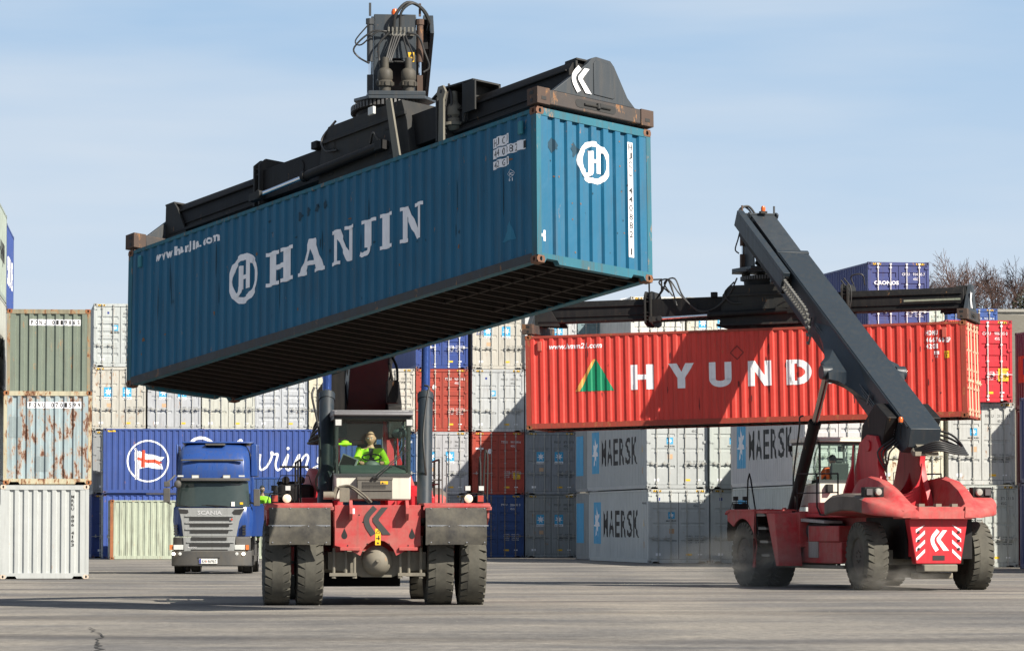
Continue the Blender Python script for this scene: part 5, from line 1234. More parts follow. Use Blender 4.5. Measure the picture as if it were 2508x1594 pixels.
        MB().box(-1.66,-.95,4.35,5.2,1.9,2.30).build('engine_cover',r,[BLACK],bevel=.08)
        MB().box(.85,1.40,4.35,5.2,1.9,2.28).build('engine_cover',r,[RED],bevel=.12)
        MB().box(-.55,.15,.9,1.0,1.86,1.95).build('tool_box',r,plain((.12,.42,.7),.5))
        v=MB().cyl((-.98,-.35,2.04),(-.78,-.35,2.04),.075,12).cyl((-.8,-.35,2.0),(-.72,-.35,2.2),.05,8).box(-.68,-.50,-.45,-.3,1.92,2.18); v.tube([(-.7,-.4,2.2),(-.5,-.45,2.22),(-.3,-.6,2.1),(-.12,-.85,1.92)],.02).tube([(-.7,-.4,2.17),(-.48,-.42,2.18),(-.3,-.55,2.04),(-.16,-.8,1.9)],.02); v.build('pump',r,CAST)
    # --- cab
    cx=cabx
    cb=MB(); w=.70
    cb.prism([(0.0,1.96),(0.0,2.42),(1.65,2.55),(1.65,1.96)],'x',cx-w,cx+w)
    cbo=cb.build('cab',r,CREAM,bevel=.03)
    fr=MB()
    zt2=3.52
    for sx in (-1,1):
        X0=cx+sx*(w-.0)
        for (y0,z0,y1,z1) in ((.02,2.42,-.03,zt2),(.62,2.44,.62,zt2),(1.62,2.5,1.60,zt2)): fr.tube([(X0-sx*.03,y0,z0),(X0-sx*.03,y1,z1)],.032,4,smooth=False)
    for y in (.0,1.62):
        fr.box(cx-w,cx+w,y-.03,y+.03,2.40 if y<1 else 2.52,2.45 if y<1 else 2.60); fr.box(cx-w,cx+w,y-.03,y+.03,zt2-.06,zt2+.0)
    for sx in (-1,1): fr.box(cx+sx*w-.03,cx+sx*w+.03,.0,1.62,zt2-.06,zt2)
    fr.build('window_frame',cbo,paint((.04,.045,.045),.5,0,.2))
    g=MB()
    def q4(a,b,c,d): g.add([a,b,c,d],[(0,1,2,3)])
    q4((cx-w,-.02,2.44),(cx+w,-.02,2.44),(cx+w,-.05,zt2-.05),(cx-w,-.05,zt2-.05))
    q4((cx-w,1.63,2.58),(cx+w,1.63,2.58),(cx+w,1.63,zt2-.05),(cx-w,1.63,zt2-.05))
    for sx in (-1,1): q4((cx+sx*w,0,2.45),(cx+sx*w,1.62,2.55),(cx+sx*w,1.62,zt2-.05),(cx+sx*w,0,zt2-.05))
    g.build('window_glass',cbo,CABG,smooth=None)
    g2=MB(); g2.add([(cx-w,.0,zt2+.07),(cx+w,.0,zt2+.07),(cx+w,.66,zt2+.11),(cx-w,.66,zt2+.11)],[(0,1,2,3)]); g2.build('window_glass',cbo,CABG,smooth=None)
    MB().prism([(-.14,zt2),(-.14,zt2+.05),(-.02,zt2+.09),(-.02,zt2)],'x',cx-w-.04,cx+w+.04).box(cx-w-.04,cx-w+.03,-.02,.66,zt2,zt2+.10).box(cx+w-.03,cx+w+.04,-.02,.66,zt2,zt2+.10).prism([(.66,zt2),(.66,zt2+.13),(1.5,zt2+.12),(1.75,zt2+.04),(1.75,zt2)],'x',cx-w-.04,cx+w+.04).build('cab_roof',cbo,paint((.16,.16,.17),.4,0,.3) if front else CREAM,bevel=.02)
    for sx in (-1,1): MB().box(cx+sx*.66-.07,cx+sx*.66+.07,-.22,-.14,zt2-.20,zt2-.06).box(cx+sx*.66-.055,cx+sx*.66+.055,-.226,-.22,zt2-.185,zt2-.075,1).build('work_lamp',cbo,[GREYD,LENS],bevel=.008)
    ac=MB().box(cx-.30,cx+.34,-.24,-.02,1.98,2.36).box(cx-.30,cx+.34,-.26,-.24,1.98,2.02).box(cx-.30,cx+.34,-.26,-.24,2.13,2.15).box(cx-.31,cx+.35,-.25,.0,2.33,2.38)
    for i in range(5): ac.box(cx-.22,cx+.22,-.25,-.24,2.17+.025*i,2.18+.025*i)
    for i in range(5): ac.box(cx-.22,cx+.22,-.243,-.2405,2.183+.025*i-.004,2.183+.025*i+.008,1)
    ac.build('air_conditioner',cbo,[paint((.13,.12,.105),.7,0,.3),MBLACK],bevel=.004)
    mark('warning_sticker',cbo,[rect(cx+.12,2.25,.14,.055,2),lay(poly([(cx+.14,2.26),(cx+.18,2.26),(cx+.16,2.295)],1))],(0,-.24,0),(1,0,0),(0,0,1),(0,-1,0),MMATS,off=.008)
    wp=MB().tube([(cx-.0,-.27,2.40),(cx+.28,-.10,2.62),(cx+.62,-.07,2.90)],.009,5,smooth=False).tube([(cx+.06,-.27,2.39),(cx+.33,-.10,2.62),(cx+.66,-.07,2.90)],.009,5,smooth=False).cyl((cx-.0,-.3,2.38),(cx,-.22,2.38),.03,8).cyl((cx+.07,-.3,2.38),(cx+.07,-.22,2.38),.03,8)
    wp.box(cx+.30,cx+.345,-.062,-.055,2.55,2.56); wp.build('wiper',cbo,MBLACK)
    # inside
    s=MB().box(cx-.24,cx+.24,.72,1.18,2.28,2.42).prism([(1.10,2.40),(1.22,3.02),(1.32,3.02),(1.26,2.40)],'x',cx-.23,cx+.23).box(cx-.10,cx+.10,1.2,1.26,3.02,3.14)
    s.build('seat',cbo,INTER,bevel=.04)
    s=MB().prism([(.02,2.40),(.02,2.50),(.30,2.62),(.42,2.56),(.42,2.40)],'x',cx-.62,cx+.62); s.build('dashboard',cbo,paint((.03,.05,.045),.7,0,0,bump=0),bevel=.03)
    s=MB().tube([(cx+.18*math.cos(t),.50+.1*math.sin(t),2.76+.06*math.sin(t)) for t in [2*PI*k/16 for k in range(17)]],.014,6,smooth=False).cyl((cx,.45,2.5),(cx,.50,2.75),.05,10).sph((cx,.40,2.60),.14,12,1,(1.1,.8,.7)); s.build('steering_wheel',cbo,[MBLACK,plain((.09,.11,.10),.6)])
    s=MB().box(-.17,.17,-.02,.02,-.12,.12).box(-.15,.15,-.024,-.021,-.10,.10,1); s=s.build('monitor',cbo,[plain((.25,.27,.26),.5),MBLACK]); s.location=(cx-.44,.35,2.66);s.rotation_euler=(R(-10),R(20),R(-35))
    MB().tube([(cx+.55,.1,3.4),(cx+.55,.0,3.25)],.02).sph((cx+.50,.12,3.2),.10,10,0,(1.4,.5,1)).build('mirror',cbo,[plain((.06,.08,.08),.3)])
    MB().box(cx-.7,cx+.7,1.5,1.56,2.3,2.62).build('rear_bulkhead',cbo,INTER)
    MB().box(.4+cx,.55+cx,1.66,1.8,2.3,2.5).build('junction_box',cbo,GREYD,bevel=.01)
    return r
M1M=pose(-2.54,70.0,-.02,R(5.5)); M2M=pose(7.533,92.40,-.04,PI+R(18.5))
st1=reach_stacker(M1M,'red reach stacker facing the camera, driver in yellow green jacket behind the windscreen',R(34.2),9.3,12.0,8.98,.09,True,-.04)
st2=reach_stacker(M2M,'red reach stacker seen from behind with striped rear panel and raised dark boom',R(30.4),9.12,11.35,8.0,.0,False,.0,rearx=.16)
seated_driver(M1M@Matrix.Translation((-.04,.86,2.42)),'seated driver in yellow green jacket and dark shirt, cropped hair, behind the windscreen',HIVIS,plain((.44,.26,.18),.8),True,R(-12))
seated_driver(M2M@Matrix.Translation((.06,.98,2.40)),'seated driver with dark hair and orange jacket seen through the rear cab window',plain((.75,.12,.03),.7),DARKC,False,R(10))
tag(MB().sph((0,0,0),.09,12,0,(1,1,.75)).cyl((-.12,-.1,-.02),(.12,-.1,-.02),.02,6).build('cap',None,HIVIS),'yellow green cap hanging inside the windscreen left of the driver','cap').matrix_world=M1M@Matrix.Translation((-.55,.35,3.02))
# ------------------------------------------------------------ lorry
TBLUE=paint((.018,.06,.235),.28,0,.25,bump=.03,spec=.6); TGREY=paint((.26,.27,.27),.45,0,.25,bump=.03)
TDK=paint((.06,.062,.065),.6,0,.3,bump=.05,dust=(.10,.09,.075))
def lorry(M):
    r=thing('lorry','blue lorry tractor with grey grille and roof deflector, driver door open, facing the camera','lorry',M)
    def X(a): return (a-539)/306.8
    def Z(a): return 4.54-a/306.8
    # cab body, lofted from stacked outlines (z, half width, front y)
    secs=[(Z(1045),1.16,.10),(Z(900),1.22,.06),(Z(775),1.20,.03),(Z(760),1.15,.05),(Z(525),1.12,.22),(Z(455),1.10,.16),(Z(340),1.09,.24),(Z(260),1.06,.42),(Z(200),.98,.75),(Z(165),.86,1.2)]
    cb=MB();n=0;V=[];k=0
    for z,w,y in secs:
        V+=[(-w,y+.25,z),(-w*.86,y+.04,z),(-w*.4,y-.04,z),(w*.4,y-.04,z),(w*.86,y+.04,z),(w,y+.25,z),(w,2.2,z),(-w,2.2,z)]
    F=[(8*j+i,8*j+(i+1)%8,8*j+8+(i+1)%8,8*j+8+i) for j in range(len(secs)-1) for i in range(8) if not(3<j<4)]
    F+=[tuple(range(8))[::-1],tuple(range(8*len(secs)-8,8*len(secs)))]
    cab=cb.add(V,F).build('cab',r,TBLUE,smooth=50,bevel=.015)
    # windscreen, slightly proud and curved
    g=MB();V=[]
    for z,w,y in ((Z(765),1.12,.0),(Z(650),1.10,.07),(Z(530),1.07,.15)):
        V+=[(-w,y+.22,z),(-w*.86,y+.02,z),(-w*.4,y-.06,z),(w*.4,y-.06,z),(w*.86,y+.02,z),(w,y+.22,z)]
    g.add(V,[(6*j+i,6*j+i+1,6*j+7+i,6*j+6+i) for j in range(2) for i in range(5)]).build('windscreen',cab,plain((.035,.05,.05),.05),smooth=50)
    s=MB()
    for z0,z1,w,y in ((Z(525),Z(498),1.12,.0),):
        s.prism([(-w,y+.22),(-w*.86,y),(-w*.4,y-.1),(w*.4,y-.1),(w*.86,y),(w,y+.22),(w,y+.3),(-w,y+.3)],'z',z0,z1)
    s.build('sun_visor',cab,TDK,bevel=.01)
    for a in (378,670): MB().box(X(a)-.12,X(a)+.12,-.06,.1,Z(512),Z(468)).box(X(a)-.10,X(a)+.10,-.066,-.06,Z(508),Z(473),1).build('roof_lamp',cab,[TDK,LENS],bevel=.01)
    for a in (238,810): MB().box(X(a)-.09,X(a)+.09,.06,.12,Z(486),Z(472)).build('marker_lamp',cab,LENS)
    MB().box(-.98,.92,.13,.2,Z(338),Z(322)).box(-.26,.34,.55,.95,Z(190),Z(172)).build('roof_trim',cab,TDK,bevel=.01)
    # roof deflector
    MB().prism([(.9,Z(165)),(.95,Z(150)),(2.3,Z(158)),(2.3,Z(185))],'x',-1.0,1.2).box(1.12,1.32,1.0,2.5,Z(480),Z(175)).box(-1.18,-1.12,1.0,2.5,Z(480),Z(175)).build('roof_deflector',cab,TBLUE,bevel=.03)
    # grille
    gr=MB().prism([(X(222),Z(778)),(X(842),Z(778)),(X(790),Z(900)),(X(762),Z(1045)),(X(268),Z(1045)),(X(250),Z(900))],'y',-.10,.06)
    gr.prism([(X(268),Z(1050)),(X(755),Z(1050)),(X(745),Z(1180)),(X(715),Z(1212)),(X(320),Z(1212)),(X(275),Z(1180))],'y',-.12,.06)
    for a in (850,912,972): gr.box(X(285),X(735),-.135,-.10,Z(a+12),Z(a-2))
    gr.box(X(300),X(745),-.15,-.12,Z(1105),Z(1092))
    grille=gr.build('grille',cab,TGREY,bevel=.012)
    dk=MB()
    for a,b,c,d in ((330,700,865,892),(333,697,922,950),(335,690,980,1010),(345,675,1052,1078),(330,705,1112,1136),(345,685,1164,1186)): dk.box(X(a),X(b),-.145 if c>1000 else -.125,-.09,Z(d),Z(c))
    for a,b in ((178,208),(820,850)):
        for k in range(4): dk.box(X(a),X(b),-.02,.2,Z(1030-k*25),Z(1012-k*25))
    dk.prism([(X(215),Z(785)),(X(310),Z(795)),(X(318),Z(820)),(X(300),Z(832)),(X(240),Z(830))],'y',-.108,-.1).prism([(X(842),Z(785)),(X(745),Z(795)),(X(722),Z(820)),(X(740),Z(840)),(X(800),Z(842))],'y',-.108,-.1)
    dk.build('grille_slot',grille,plain((.02,.02,.02),.7))
    mark('lettering',grille,[T('SCANIA',X(400),Z(842),X(630)-X(400),.13,0,.04)],(0,-.10,0),(1,0,0),(0,0,1),(0,-1,0),[plain((.6,.6,.6),.35,.4)],off=.01)
    mark('lettering',grille,[T('R500',X(312),Z(1155),X(395)-X(312),.055,0,.03)],(0,-.12,0),(1,0,0),(0,0,1),(0,-1,0),[plain((.7,.7,.7),.35,.4)],off=.012)
    MB().lathe([(.035,0),(.035,.02)],(X(722),-.155,Z(885)),'y',10).build('badge',grille,REDL)
    # bumper with lamps
    bp=MB().prism([(-1.26,.35),(-1.24,.10),(-1.0,-.10),(-.5,-.17),(.46,-.17),(.94,-.10),(1.18,.10),(1.20,.35),(1.0,.6),(-1.0,.6)],'z',Z(1330)+.03,Z(1175))
    bp.prism([(-1.22,.4),(-1.2,.14),(-.98,-.06),(-.86,-.09),(-.86,.3)],'z',Z(1175),Z(1050)).prism([(1.16,.4),(1.14,.14),(.9,-.06),(.70,-.09),(.70,.3)],'z',Z(1175),Z(1050))
    bump=bp.build('bumper',r,TDK,bevel=.03)
    for a,b,ind in ((178,270,-1),(748,845,1)):
        h=MB().box(X(a),X(b),-.115,-.0,Z(1168),Z(1122)); h.build('headlight',r,plain((.55,.57,.55),.12),bevel=.01)
        x=X(a)-.12 if ind<0 else X(b)+.02; MB().box(x,x+.10,-.06,.04,Z(1168),Z(1122)).build('indicator',r,plain((.55,.16,.04),.25))
    for a,on in ((180,1),(240,0),(770,0),(832,1)): MB().lathe([(.05,0),(.05,-.02),(.0001,-.03)],(X(a),-.12,Z(1205)),'y',14).build('fog_lamp',r,plain((1.,.8,.55),.3,0,5.) if on else LENS)
    pl=MB().box(X(418),X(590),-.20,-.19,Z(1297),Z(1250)).build('number_plate',bump,WHITE)
    mark('lettering',pl,[rect(X(420),Z(1295),.06,.14,5),T('KH',X(447),Z(1290),.11,.10,1),rect(X(484),Z(1285),.02,.06,6),T('46967',X(498),Z(1290),.27,.10,1)],(0,-.20,0),(1,0,0),(0,0,1),(0,-1,0),MMATS,off=.004)
    MB().box(X(400),X(610),-.175,-.168,Z(1250),Z(1238)).build('bumper_vent',bump,MBLACK)
    # mirrors
    m=MB().tube([(X(185),.2,Z(470)),(X(150),.05,Z(510)),(X(110),.0,Z(540))],.03).box(X(85),X(140),-.05,.08,Z(580),Z(530)).box(X(80),X(142),-.05,.10,Z(725),Z(592)).tube([(X(150),.1,Z(740)),(X(120),.02,Z(725))],.03); m.build('mirror',cab,TDK,bevel=.03)
    m=MB().sph((X(215),-.1,Z(555)),.11,12,0,(1,.6,1.1)).tube([(X(150),.05,Z(590)),(X(215),-.1,Z(560))],.02); m.build('mirror',cab,TDK)
    m=MB().box(X(920),X(980),.15,.32,Z(760),Z(600)).tube([(X(880),.3,Z(720)),(X(925),.2,Z(740))],.03); m.build('mirror',cab,TDK,bevel=.04)
    w=MB().tube([(X(330),-.07,Z(768)),(X(250),-.02,Z(752)),(X(205),.04,Z(742))],.012).tube([(X(600),-.07,Z(768)),(X(520),-.05,Z(758)),(X(440),-.05,Z(752))],.012).tube([(X(700),-.07,Z(768)),(X(640),-.07,Z(760)),(X(480),-.06,Z(750))],.012); w.build('wiper',cab,MBLACK)
    MB().box(X(715),X(748),-.065,-.055,Z(762),Z(720)).build('card',cab,WHITE); MB().box(X(795),X(825),-.0,.005,Z(745),Z(725)).build('sticker',cab,YEL)
    # open driver door
    d=MB(); y0=.72; a=Matrix.Translation((X(890),y0,0))@Matrix.Rotation(R(-6),4,'Z')
    x1=X(1222)-X(890); d.box(0,x1,-.03,.03,Z(1045),Z(738),0,a).box(0,.10,-.03,.03,Z(738),Z(488),0,a).box(x1-.08,x1,-.03,.03,Z(738),Z(488),0,a).box(.1,x1-.08,-.03,.03,Z(508),Z(488),0,a)
    dr=d.build('door',r,TBLUE,bevel=.015); g=MB().box(.1,x1-.08,-.004,.004,Z(738),Z(508),0,a); g.build('window_glass',dr,glass((.75,.85,.85),.03,2))
    MB().box(.7,.85,-.05,-.03,1.9,1.95,0,a).build('handle',dr,MBLACK)
    # running gear
    ch=MB().box(-.45,-.35,.8,6.6,.75,1.0).box(.35,.45,.8,6.6,.75,1.0).box(-1.1,1.1,.6,2.2,.5,1.1).box(-.9,.9,4.2,6.0,1.0,1.12).box(.7,1.2,2.4,3.8,.35,.95).box(-1.2,-.7,2.4,3.8,.35,.95).prism([(1.5,.25),(2.0,.25),(2.0,1.1),(1.5,1.1)],'x',1.0,1.2); ch.build('chassis',r,TDK,bevel=.02)
    for sx in (-1,1):
        for x,y in ((1.04,1.45),(1.08,5.0),(.74,5.0)):
            e=bpy.data.objects.new('wheel',tyre_mesh(.50,.30,40)); COL.objects.link(e); e.parent=r; e.location=(sx*x-.03,y,.50); e.rotation_euler=(0,0,PI if sx<0 else 0)
            if not e.data.materials: e.data.materials.append(RUBD)
            o=obj('rim',rim_mesh(),e,[plain((.3,.3,.3),.5,.6)]); o.scale=(.7,.62,.62)
    MB().box(1.15,1.22,1.0,2.0,.55,1.15).box(1.0,1.35,1.05,1.6,.55,.58).box(1.0,1.35,1.05,1.6,.9,.93).build('door_steps',r,TDK)
    return r
LM=pose(-9.14,115,0,R(1.5)); lorry(LM)
def standing(M,label):
    r=thing('person',label,'person',M)
    sk=[[(0,0,.93,.12),(0,.0,1.15,.11),(0,.0,1.36,.10),(0,-.02,1.50,.052),(0,-.03,1.58,.05)]]
    jk=[[(0,0,.88,.15),(0,0,1.1,.15),(0,0,1.32,.15),(0,-.01,1.44,.09)]]; tr=[[(0,0,.95,.14)]+[(0.01,0,.90,.14)]]
    for sx,el,wr in ((-1,(-.30,-.12,1.12),(-.34,-.36,1.20)),(1,(.29,-.10,1.14),(.24,-.34,1.10))):
        sk.append([(0,.0,1.36,.10),(sx*.17,0,1.38,.06),(*el,.042),(*wr,.027)]); hand(sk,wr,(0,-1,.1),-sx)
        jk.append([(0,0,1.32,.15),(sx*.19,0,1.37,.085),(*el,.068),(wr[0],wr[1]+.03,wr[2],.045)])
        sk.append([(0,0,.93,.12),(sx*.1,0,.86,.09),(sx*.12,-.03+.05*sx,.48,.06),(sx*.12,.0+.03*sx,.09,.04),(sx*.13,-.12,.04,.035)])
        tr.append([(0,0,.95,.14),(sx*.1,0,.84,.11),(sx*.12,-.03+.05*sx,.48,.085),(sx*.12,.0+.03*sx,.14,.07)])
    skinned('body',r,sk,SKIN,1); skinned('jacket',r,jk,HIVIS,2); skinned('trousers',r,tr,plain((.10,.30,.03),.8),1)
    MB().lathe([(.10,0),(.10,.05)],(.11,0,.36),'z',14).lathe([(.10,0),(.10,.05)],(-.11,0,.40),'z',14).build('reflective_band',r,plain((.6,.62,.6),.3))
    for sx in (-1,1): MB().sph((sx*.13,-.06,.045),.075,10,0,(.7,1.8,.65)).build('boot',r,DARKC)
    add_head(r,(0,-.05,1.655),(R(8),0,R(25)),DARKC,False); return r
standing(LM@Matrix.Translation((1.46,1.35,.93)),'person in yellow green work clothes climbing the lorry steps behind the open door')
# ------------------------------------------------------------ ground
gm=bpy.data.materials.new('asphalt'); gm.use_nodes=True; nt=gm.node_tree; L=nt.links.new; b=nt.nodes['Principled BSDF']
tc=node(nt,'ShaderNodeTexCoord')
def nz(scale,sx,sy,det=5.,rough=.6):
    mp=node(nt,'ShaderNodeMapping'); mp.inputs['Scale'].default_value=(sx,sy,1); L(tc.outputs['Object'],mp.inputs['Vector'])
    n=node(nt,'ShaderNodeTexNoise',Scale=scale,Detail=det,Roughness=rough); L(mp.outputs[0],n.inputs['Vector']); return n.outputs['Fac']
def rmp(src,a,b_,c0,c1):
    r=node(nt,'ShaderNodeValToRGB'); r.color_ramp.elements[0].position=a; r.color_ramp.elements[1].position=b_
    r.color_ramp.elements[0].color=(*c0,1); r.color_ramp.elements[1].color=(*c1,1); L(src,r.inputs['Fac']); return r.outputs['Color']
def mul(a,b_,f=1.,mode='MULTIPLY'):
    m=node(nt,'ShaderNodeMix',data_type='RGBA',blend_type=mode); m.inputs['Factor'].default_value=f; L(a,m.inputs['A']); L(b_,m.inputs['B']); return m.outputs['Result']
c=rmp(nz(.12,1,.35),.32,.7,(.18,.176,.170),(.32,.300,.268))
c=mul(c,rmp(nz(.5,.35,.5,6.),.38,.62,(.70,.71,.74),(1.14,1.11,1.05)))
c=mul(c,rmp(nz(.22,.6,1.3,3.),.46,.50,(.84,.84,.85),(1.04,1.03,1.02)))
c=mul(c,rmp(nz(1.6,.5,1.6,8.,.75),.56,.74,(1,1,1),(.55,.54,.52)))
c=mul(c,rmp(nz(7.,1,.6,4.),.3,.75,(.72,.72,.72),(1.22,1.21,1.19)))
c=mul(c,rmp(nz(60.,1,1,2.),.3,.75,(.6,.6,.6),(1.3,1.3,1.3)))
# curved tyre tracks: rings around a point far to the left
mp=node(nt,'ShaderNodeMapping'); mp.inputs['Location'].default_value=(22,-150,0); mp.inputs['Scale'].default_value=(.05,.05,0); L(tc.outputs['Object'],mp.inputs['Vector'])
wv=node(nt,'ShaderNodeTexWave',wave_type='RINGS',rings_direction='SPHERICAL'); wv.inputs['Scale'].default_value=.7; wv.inputs['Distortion'].default_value=9; wv.inputs['Detail'].default_value=3; wv.inputs['Detail Scale'].default_value=.7; L(mp.outputs[0],wv.inputs['Vector'])
c=mul(c,rmp(wv.outputs['Fac'],.0,.13,(.76,.75,.75),(1,1,1)))
sp=node(nt,'ShaderNodeTexVoronoi'); sp.inputs['Scale'].default_value=2.4; L(tc.outputs['Object'],sp.inputs['Vector'])
c=mul(c,rmp(sp.outputs['Distance'],.018,.028,(.5,.48,.44),(0,0,0)),1.,'ADD')
L(c,b.inputs['Base Color']); b.inputs['Roughness'].default_value=.85; b.inputs['Specular IOR Level'].default_value=.25
bp=node(nt,'ShaderNodeBump',Strength=.5,Distance=.02); L(nz(9.,1,1,6.),bp.inputs['Height']); L(bp.outputs[0],b.inputs['Normal'])
V=[];F=[];xs=[-3000,-400]+[-120+8*i for i in range(31)]+[400,3000]; ys=[-200,0]+[30+6*i for i in range(34)]+[300,900,5000]
def gz(x,y):
    k=max(0,min(1,(y-36)/12))*max(0,min(1,(250-y)/30)); e=0
    for cx,cy in ((-3,70),(6,90),(9,93),(-9,117),(-12.8,104)): e=max(e,math.exp(-((x-cx)**2+(y-cy)**2)/60))
    w=0 if y>125 else 1
    return k*w*(1-e)*.05*(math.sin(x*.11+1)*math.cos(y*.09)+.5*math.sin(x*.23+y*.13)-.6)
for y in ys:
    for x in xs: V.append((x,y,gz(x,y)))
n=len(xs)
for j in range(len(ys)-1):
    for i in range(n-1): F.append((j*n+i,j*n+i+1,(j+1)*n+i+1,(j+1)*n+i))
g=MB().add(V,F).build('ground',None,gm,smooth=80,kind='structure')
# crack in the asphalt
cr_=[];random.seed(3)
def crack(pts,w,name):
    V=[];F=[];P=[]
    for a,b_ in zip(pts[:-1],pts[1:]):
        for k in range(6): P.append((a[0]+(b_[0]-a[0])*k/6+random.uniform(-.06,.06),a[1]+(b_[1]-a[1])*k/6))
    P.append(pts[-1])
    for i,(x,y) in enumerate(P):
        ww=w*random.uniform(.4,1.2)*(1-.6*i/len(P)); V+=[(x-ww,y,gz(x,y)+.02),(x+ww,y,gz(x,y)+.02)]
    F=[(2*i,2*i+1,2*i+3,2*i+2) for i in range(len(P)-1)]
    o=MB().add(V,F).build(name,None,plain((.03,.028,.025),.9),smooth=None,kind='structure')
crack([(-4.80,43.0),(-4.95,45.5),(-5.35,48.5),(-5.6,51.5),(-6.18,55.2)],.028,'ground_crack')
rnd=random.Random(9); pb_=MB()
for i in range(700):
    y=rnd.uniform(40,120); x=rnd.uniform(-.14,.14)*y; q=rnd.uniform(.004,.013)*(.6+y/110); a=rnd.random()*3
    z=gz(x,y); pb_.add([(x-q,y,z),(x,y-q,z),(x+q,y,z),(x,y+q,z),(x+q*.2*math.cos(a),y+q*.2*math.sin(a),z+q*.6)],[(0,1,4),(1,2,4),(2,3,4),(3,0,4)])
pb_=pb_.build('gravel',None,plain((.26,.24,.21),.9),smooth=None); pb_['kind']='stuff'; pb_['label']='loose pale grit scattered over the asphalt'
# ------------------------------------------------------------ hill, wall and bare trees behind
hm=paint((.13,.115,.08),.95,0,.3,bump=.4,dust=(.22,.21,.18))
def hz_(x,y):
    ss=lambda a,b,t:(lambda k:k*k*(3-2*k))(max(0,min(1,(t-a)/(b-a))))
    top=17+1.5*math.sin(x*.03+1)+6.8*ss(20,42,x)
    return -1+top*ss(230,400,y)*ss(-160,0,x)*(1-.5*ss(520,1100,y))
V=[];F=[];xs=[-300+14*i for i in range(60)];ys=[220+12*i for i in range(24)]+[600,800,1200]
for y in ys:
    for x in xs: V.append((x,y,hz_(x,y)+.25*math.sin(x*.31+y*.17)*(y>260)))
n=len(xs)
for j in range(len(ys)-1):
    for i in range(n-1): F.append((j*n+i,j*n+i+1,(j+1)*n+i+1,(j+1)*n+i))
MB().add(V,F).build('hill',None,hm,kind='structure',smooth=60)
tag(MB().box(46,70,392,393,20.0,23.9).box(46,70,391.8,392,23.7,24.0).build('retaining_wall',None,paint((.32,.31,.28),.9,0,.3)),'grey retaining wall on the hillside at the right edge below the dark hedge','wall')
BARK=paint((.06,.045,.04),.9,0,.2,bump=.2)
def tree_mesh(seed,h,spread):
    rnd=random.Random(seed); mb=MB(); tw=MB(); cnt=[0]
    def br(p,d,l,r,lev):
        n=3 if lev<4 else 2; q=p; dd=d.copy()
        for s in range(n):
            dd=(dd+Vector((rnd.gauss(0,.10),rnd.gauss(0,.10),rnd.gauss(0.03,.06)))).normalized()
            q2=q+dd*l/n; r0=r*(1-.35*s/n); r1=r*(1-.35*(s+1)/n)
            (mb if lev<2 else tw).cyl(q,q2,r0,6 if lev<2 else 3,r1,caps=False); q=q2
            if lev<5 and (lev>0 or s>=1) and rnd.random()<.85:
                for k in range(1 if lev<2 else 1+(rnd.random()<.4)):
                    ax=Vector((rnd.gauss(0,1),rnd.gauss(0,1),rnd.gauss(0,.35))); ax=(ax-dd*ax.dot(dd)).normalized()
                    a=R(rnd.uniform(28,55)); nd=(dd*math.cos(a)+ax*math.sin(a)*spread+Vector((0,0,.04))).normalized()
                    br(q,nd,l*rnd.uniform(.62,.84),max(.024,r1*.62),lev+1)
        if lev<5: br(q,(dd+Vector((0,0,.1))).normalized(),l*.78,max(.020,r*.64),lev+1)
    br(Vector((0,0,0)),Vector((0,0,1)),h*.30,h*.022,0)
    return mb.mesh('trunk',60,False),tw.mesh('crown',None,False)
TM=[tree_mesh(11,9.5,.9),tree_mesh(5,9.,1.05),tree_mesh(23,10,.8)]
tl=['small bare tree rising just right of the dark blue lettered container','slender bare tree, second from the left behind the containers','tallest bare tree with a narrow upright crown behind the spreader end','bushy bare tree with drooping boughs right of the tallest one','bare tree half hidden between the bushy one and the forked one','bare tree with a forked trunk near the right edge','bare tree cut by the right edge of the picture']
for i,(u,vt,k) in enumerate(((2276,648,0),(2318,634,1),(2370,604,2),(2420,642,1),(2447,637,0),(2478,620,2),(2506,655,1))):
    y=432+6*(i%3); sc_=9219/y; ht=1.46+(1287-vt)/sc_-22.6; x=(u-1254)/sc_
    me,cr2=TM[k]; H_=max(v.co.z for v in cr2.vertices)
    o=obj('bare_tree',None,None) if 0 else thing('bare_tree',tl[i],'tree',Matrix.Translation((x,y,22.6))@Matrix.Rotation(i*1.7,4,'Z')@Matrix.Diagonal((ht/H_*1.1,ht/H_*1.1,ht/H_,1)),'bare trees on the hill')
    obj('trunk',me,o,[BARK]); obj('crown',cr2,o,[paint((.085,.05,.042),.9,0,.1,bump=0)])
# evergreen hedge
rnd=random.Random(4); mb=MB()
for i in range(5200):
    t=rnd.uniform(0,2*PI);ph=math.acos(rnd.uniform(-.2,1)); rr=rnd.uniform(.72,1)*(1+.18*math.sin(3*t+5*ph))
    p=Vector((3.2*rr*math.sin(ph)*math.cos(t),2*rr*math.sin(ph)*math.sin(t),3.4*rr*math.cos(ph)))
    a=Vector((rnd.gauss(0,1),rnd.gauss(0,1),rnd.gauss(0,1))).normalized()*.12; b_=a.orthogonal().normalized()*.09
    mb.add([p-a,p+b_,p+a,p-b_],[(0,1,2,3)])
he_=thing('evergreen_bush','dark evergreen bush on the hill at the right edge','bush',Matrix.Translation((56.6,400,23.4)))
MB().cyl((0,0,-1),(0,0,1.6),.25,8,.1).build('trunk',he_,BARK)
mb.build('crown',he_,paint((.045,.05,.028),.8,0,.2,bump=0),smooth=None)
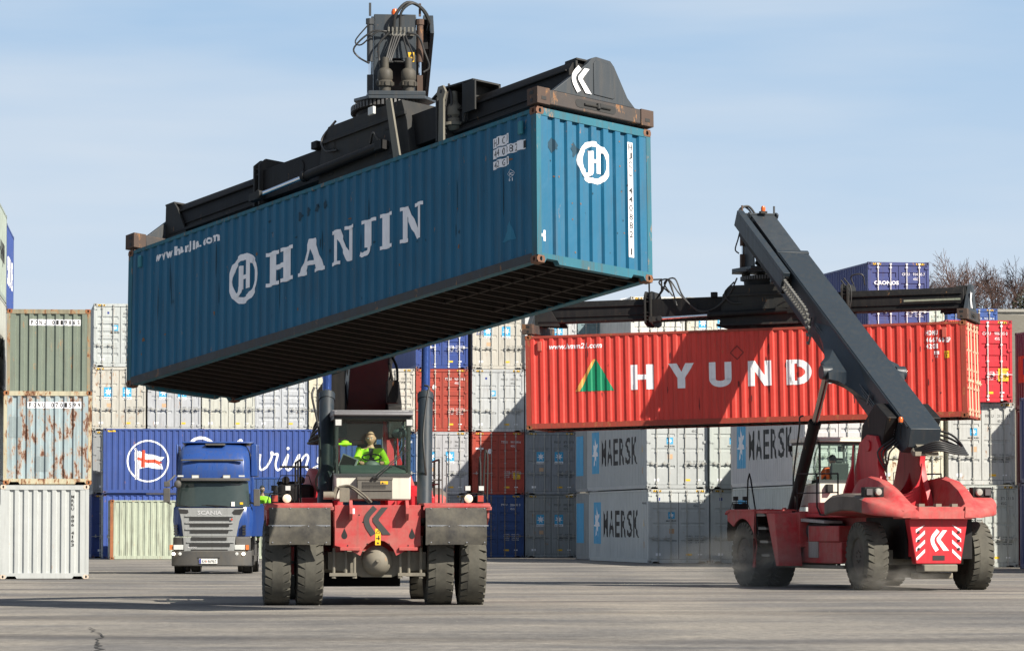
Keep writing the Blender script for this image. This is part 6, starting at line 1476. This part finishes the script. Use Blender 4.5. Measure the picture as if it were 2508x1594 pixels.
# floodlight on a mast behind the wall
fl=thing('floodlight_mast','white floodlight head on a mast peeking above the spreader against the sky','floodlight',pose(CAMX(1535,185),185,0,0))
MB().cyl((0,0,0),(0,0,12.3),.09,10,.06).build('mast',fl,STEEL)
MB().prism([(-.5,12.42),(-.28,12.60),(.25,12.66),(.34,12.5),(.28,12.35),(.0,12.30)],'y',-.25,.25).build('lamp_head',fl,plain((.7,.71,.72),.4),bevel=.03)
MB().box(.34,.95,-.05,.05,12.44,12.5).box(.55,.9,-.1,.1,12.5,12.56).build('bracket',fl,GREYD)
# ------------------------------------------------------------ dust whirled up by the tyres
def dust(name,label,loc,sc,dens):
    m=bpy.data.materials.new('dust'); m.use_nodes=True; nt=m.node_tree; nt.nodes.clear(); L=nt.links.new
    o=node(nt,'ShaderNodeOutputMaterial'); v=node(nt,'ShaderNodeVolumePrincipled'); v.inputs['Color'].default_value=(.86,.80,.7,1); v.inputs['Anisotropy'].default_value=.2
    tc=node(nt,'ShaderNodeTexCoord'); n=node(nt,'ShaderNodeTexNoise',Scale=2.3,Detail=5.,Roughness=.6); L(tc.outputs['Object'],n.inputs['Vector'])
    gr=node(nt,'ShaderNodeVectorMath',operation='LENGTH'); L(tc.outputs['Object'],gr.inputs[0])
    s1=node(nt,'ShaderNodeMapRange'); s1.inputs['From Min'].default_value=1.; s1.inputs['From Max'].default_value=.25; L(gr.outputs['Value'],s1.inputs['Value'])
    s2=node(nt,'ShaderNodeMapRange'); s2.inputs['From Min'].default_value=.42; s2.inputs['From Max'].default_value=.7; L(n.outputs['Fac'],s2.inputs['Value'])
    mm=node(nt,'ShaderNodeMath',operation='MULTIPLY'); L(s1.outputs[0],mm.inputs[0]); L(s2.outputs[0],mm.inputs[1])
    m2=node(nt,'ShaderNodeMath',operation='MULTIPLY'); m2.inputs[1].default_value=dens; L(mm.outputs[0],m2.inputs[0]); L(m2.outputs[0],v.inputs['Density']); L(v.outputs[0],o.inputs['Volume'])
    ob=MB().sph((0,0,0),1.,20).build(name,None,m,smooth=None); ob.location=loc; ob.scale=sc; ob['kind']='stuff'; ob['label']=label; ob['category']='dust'
dust('dust_cloud','pale dust blown up at the front tyres of the rear machine',(6.0,90.2,.55),(2.6,1.8,.9),.7)
dust('dust_cloud','pale dust at the foot of the rear tyre with the visible tread',(8.6,84.9,.25),(1.3,1.,.45),.9)
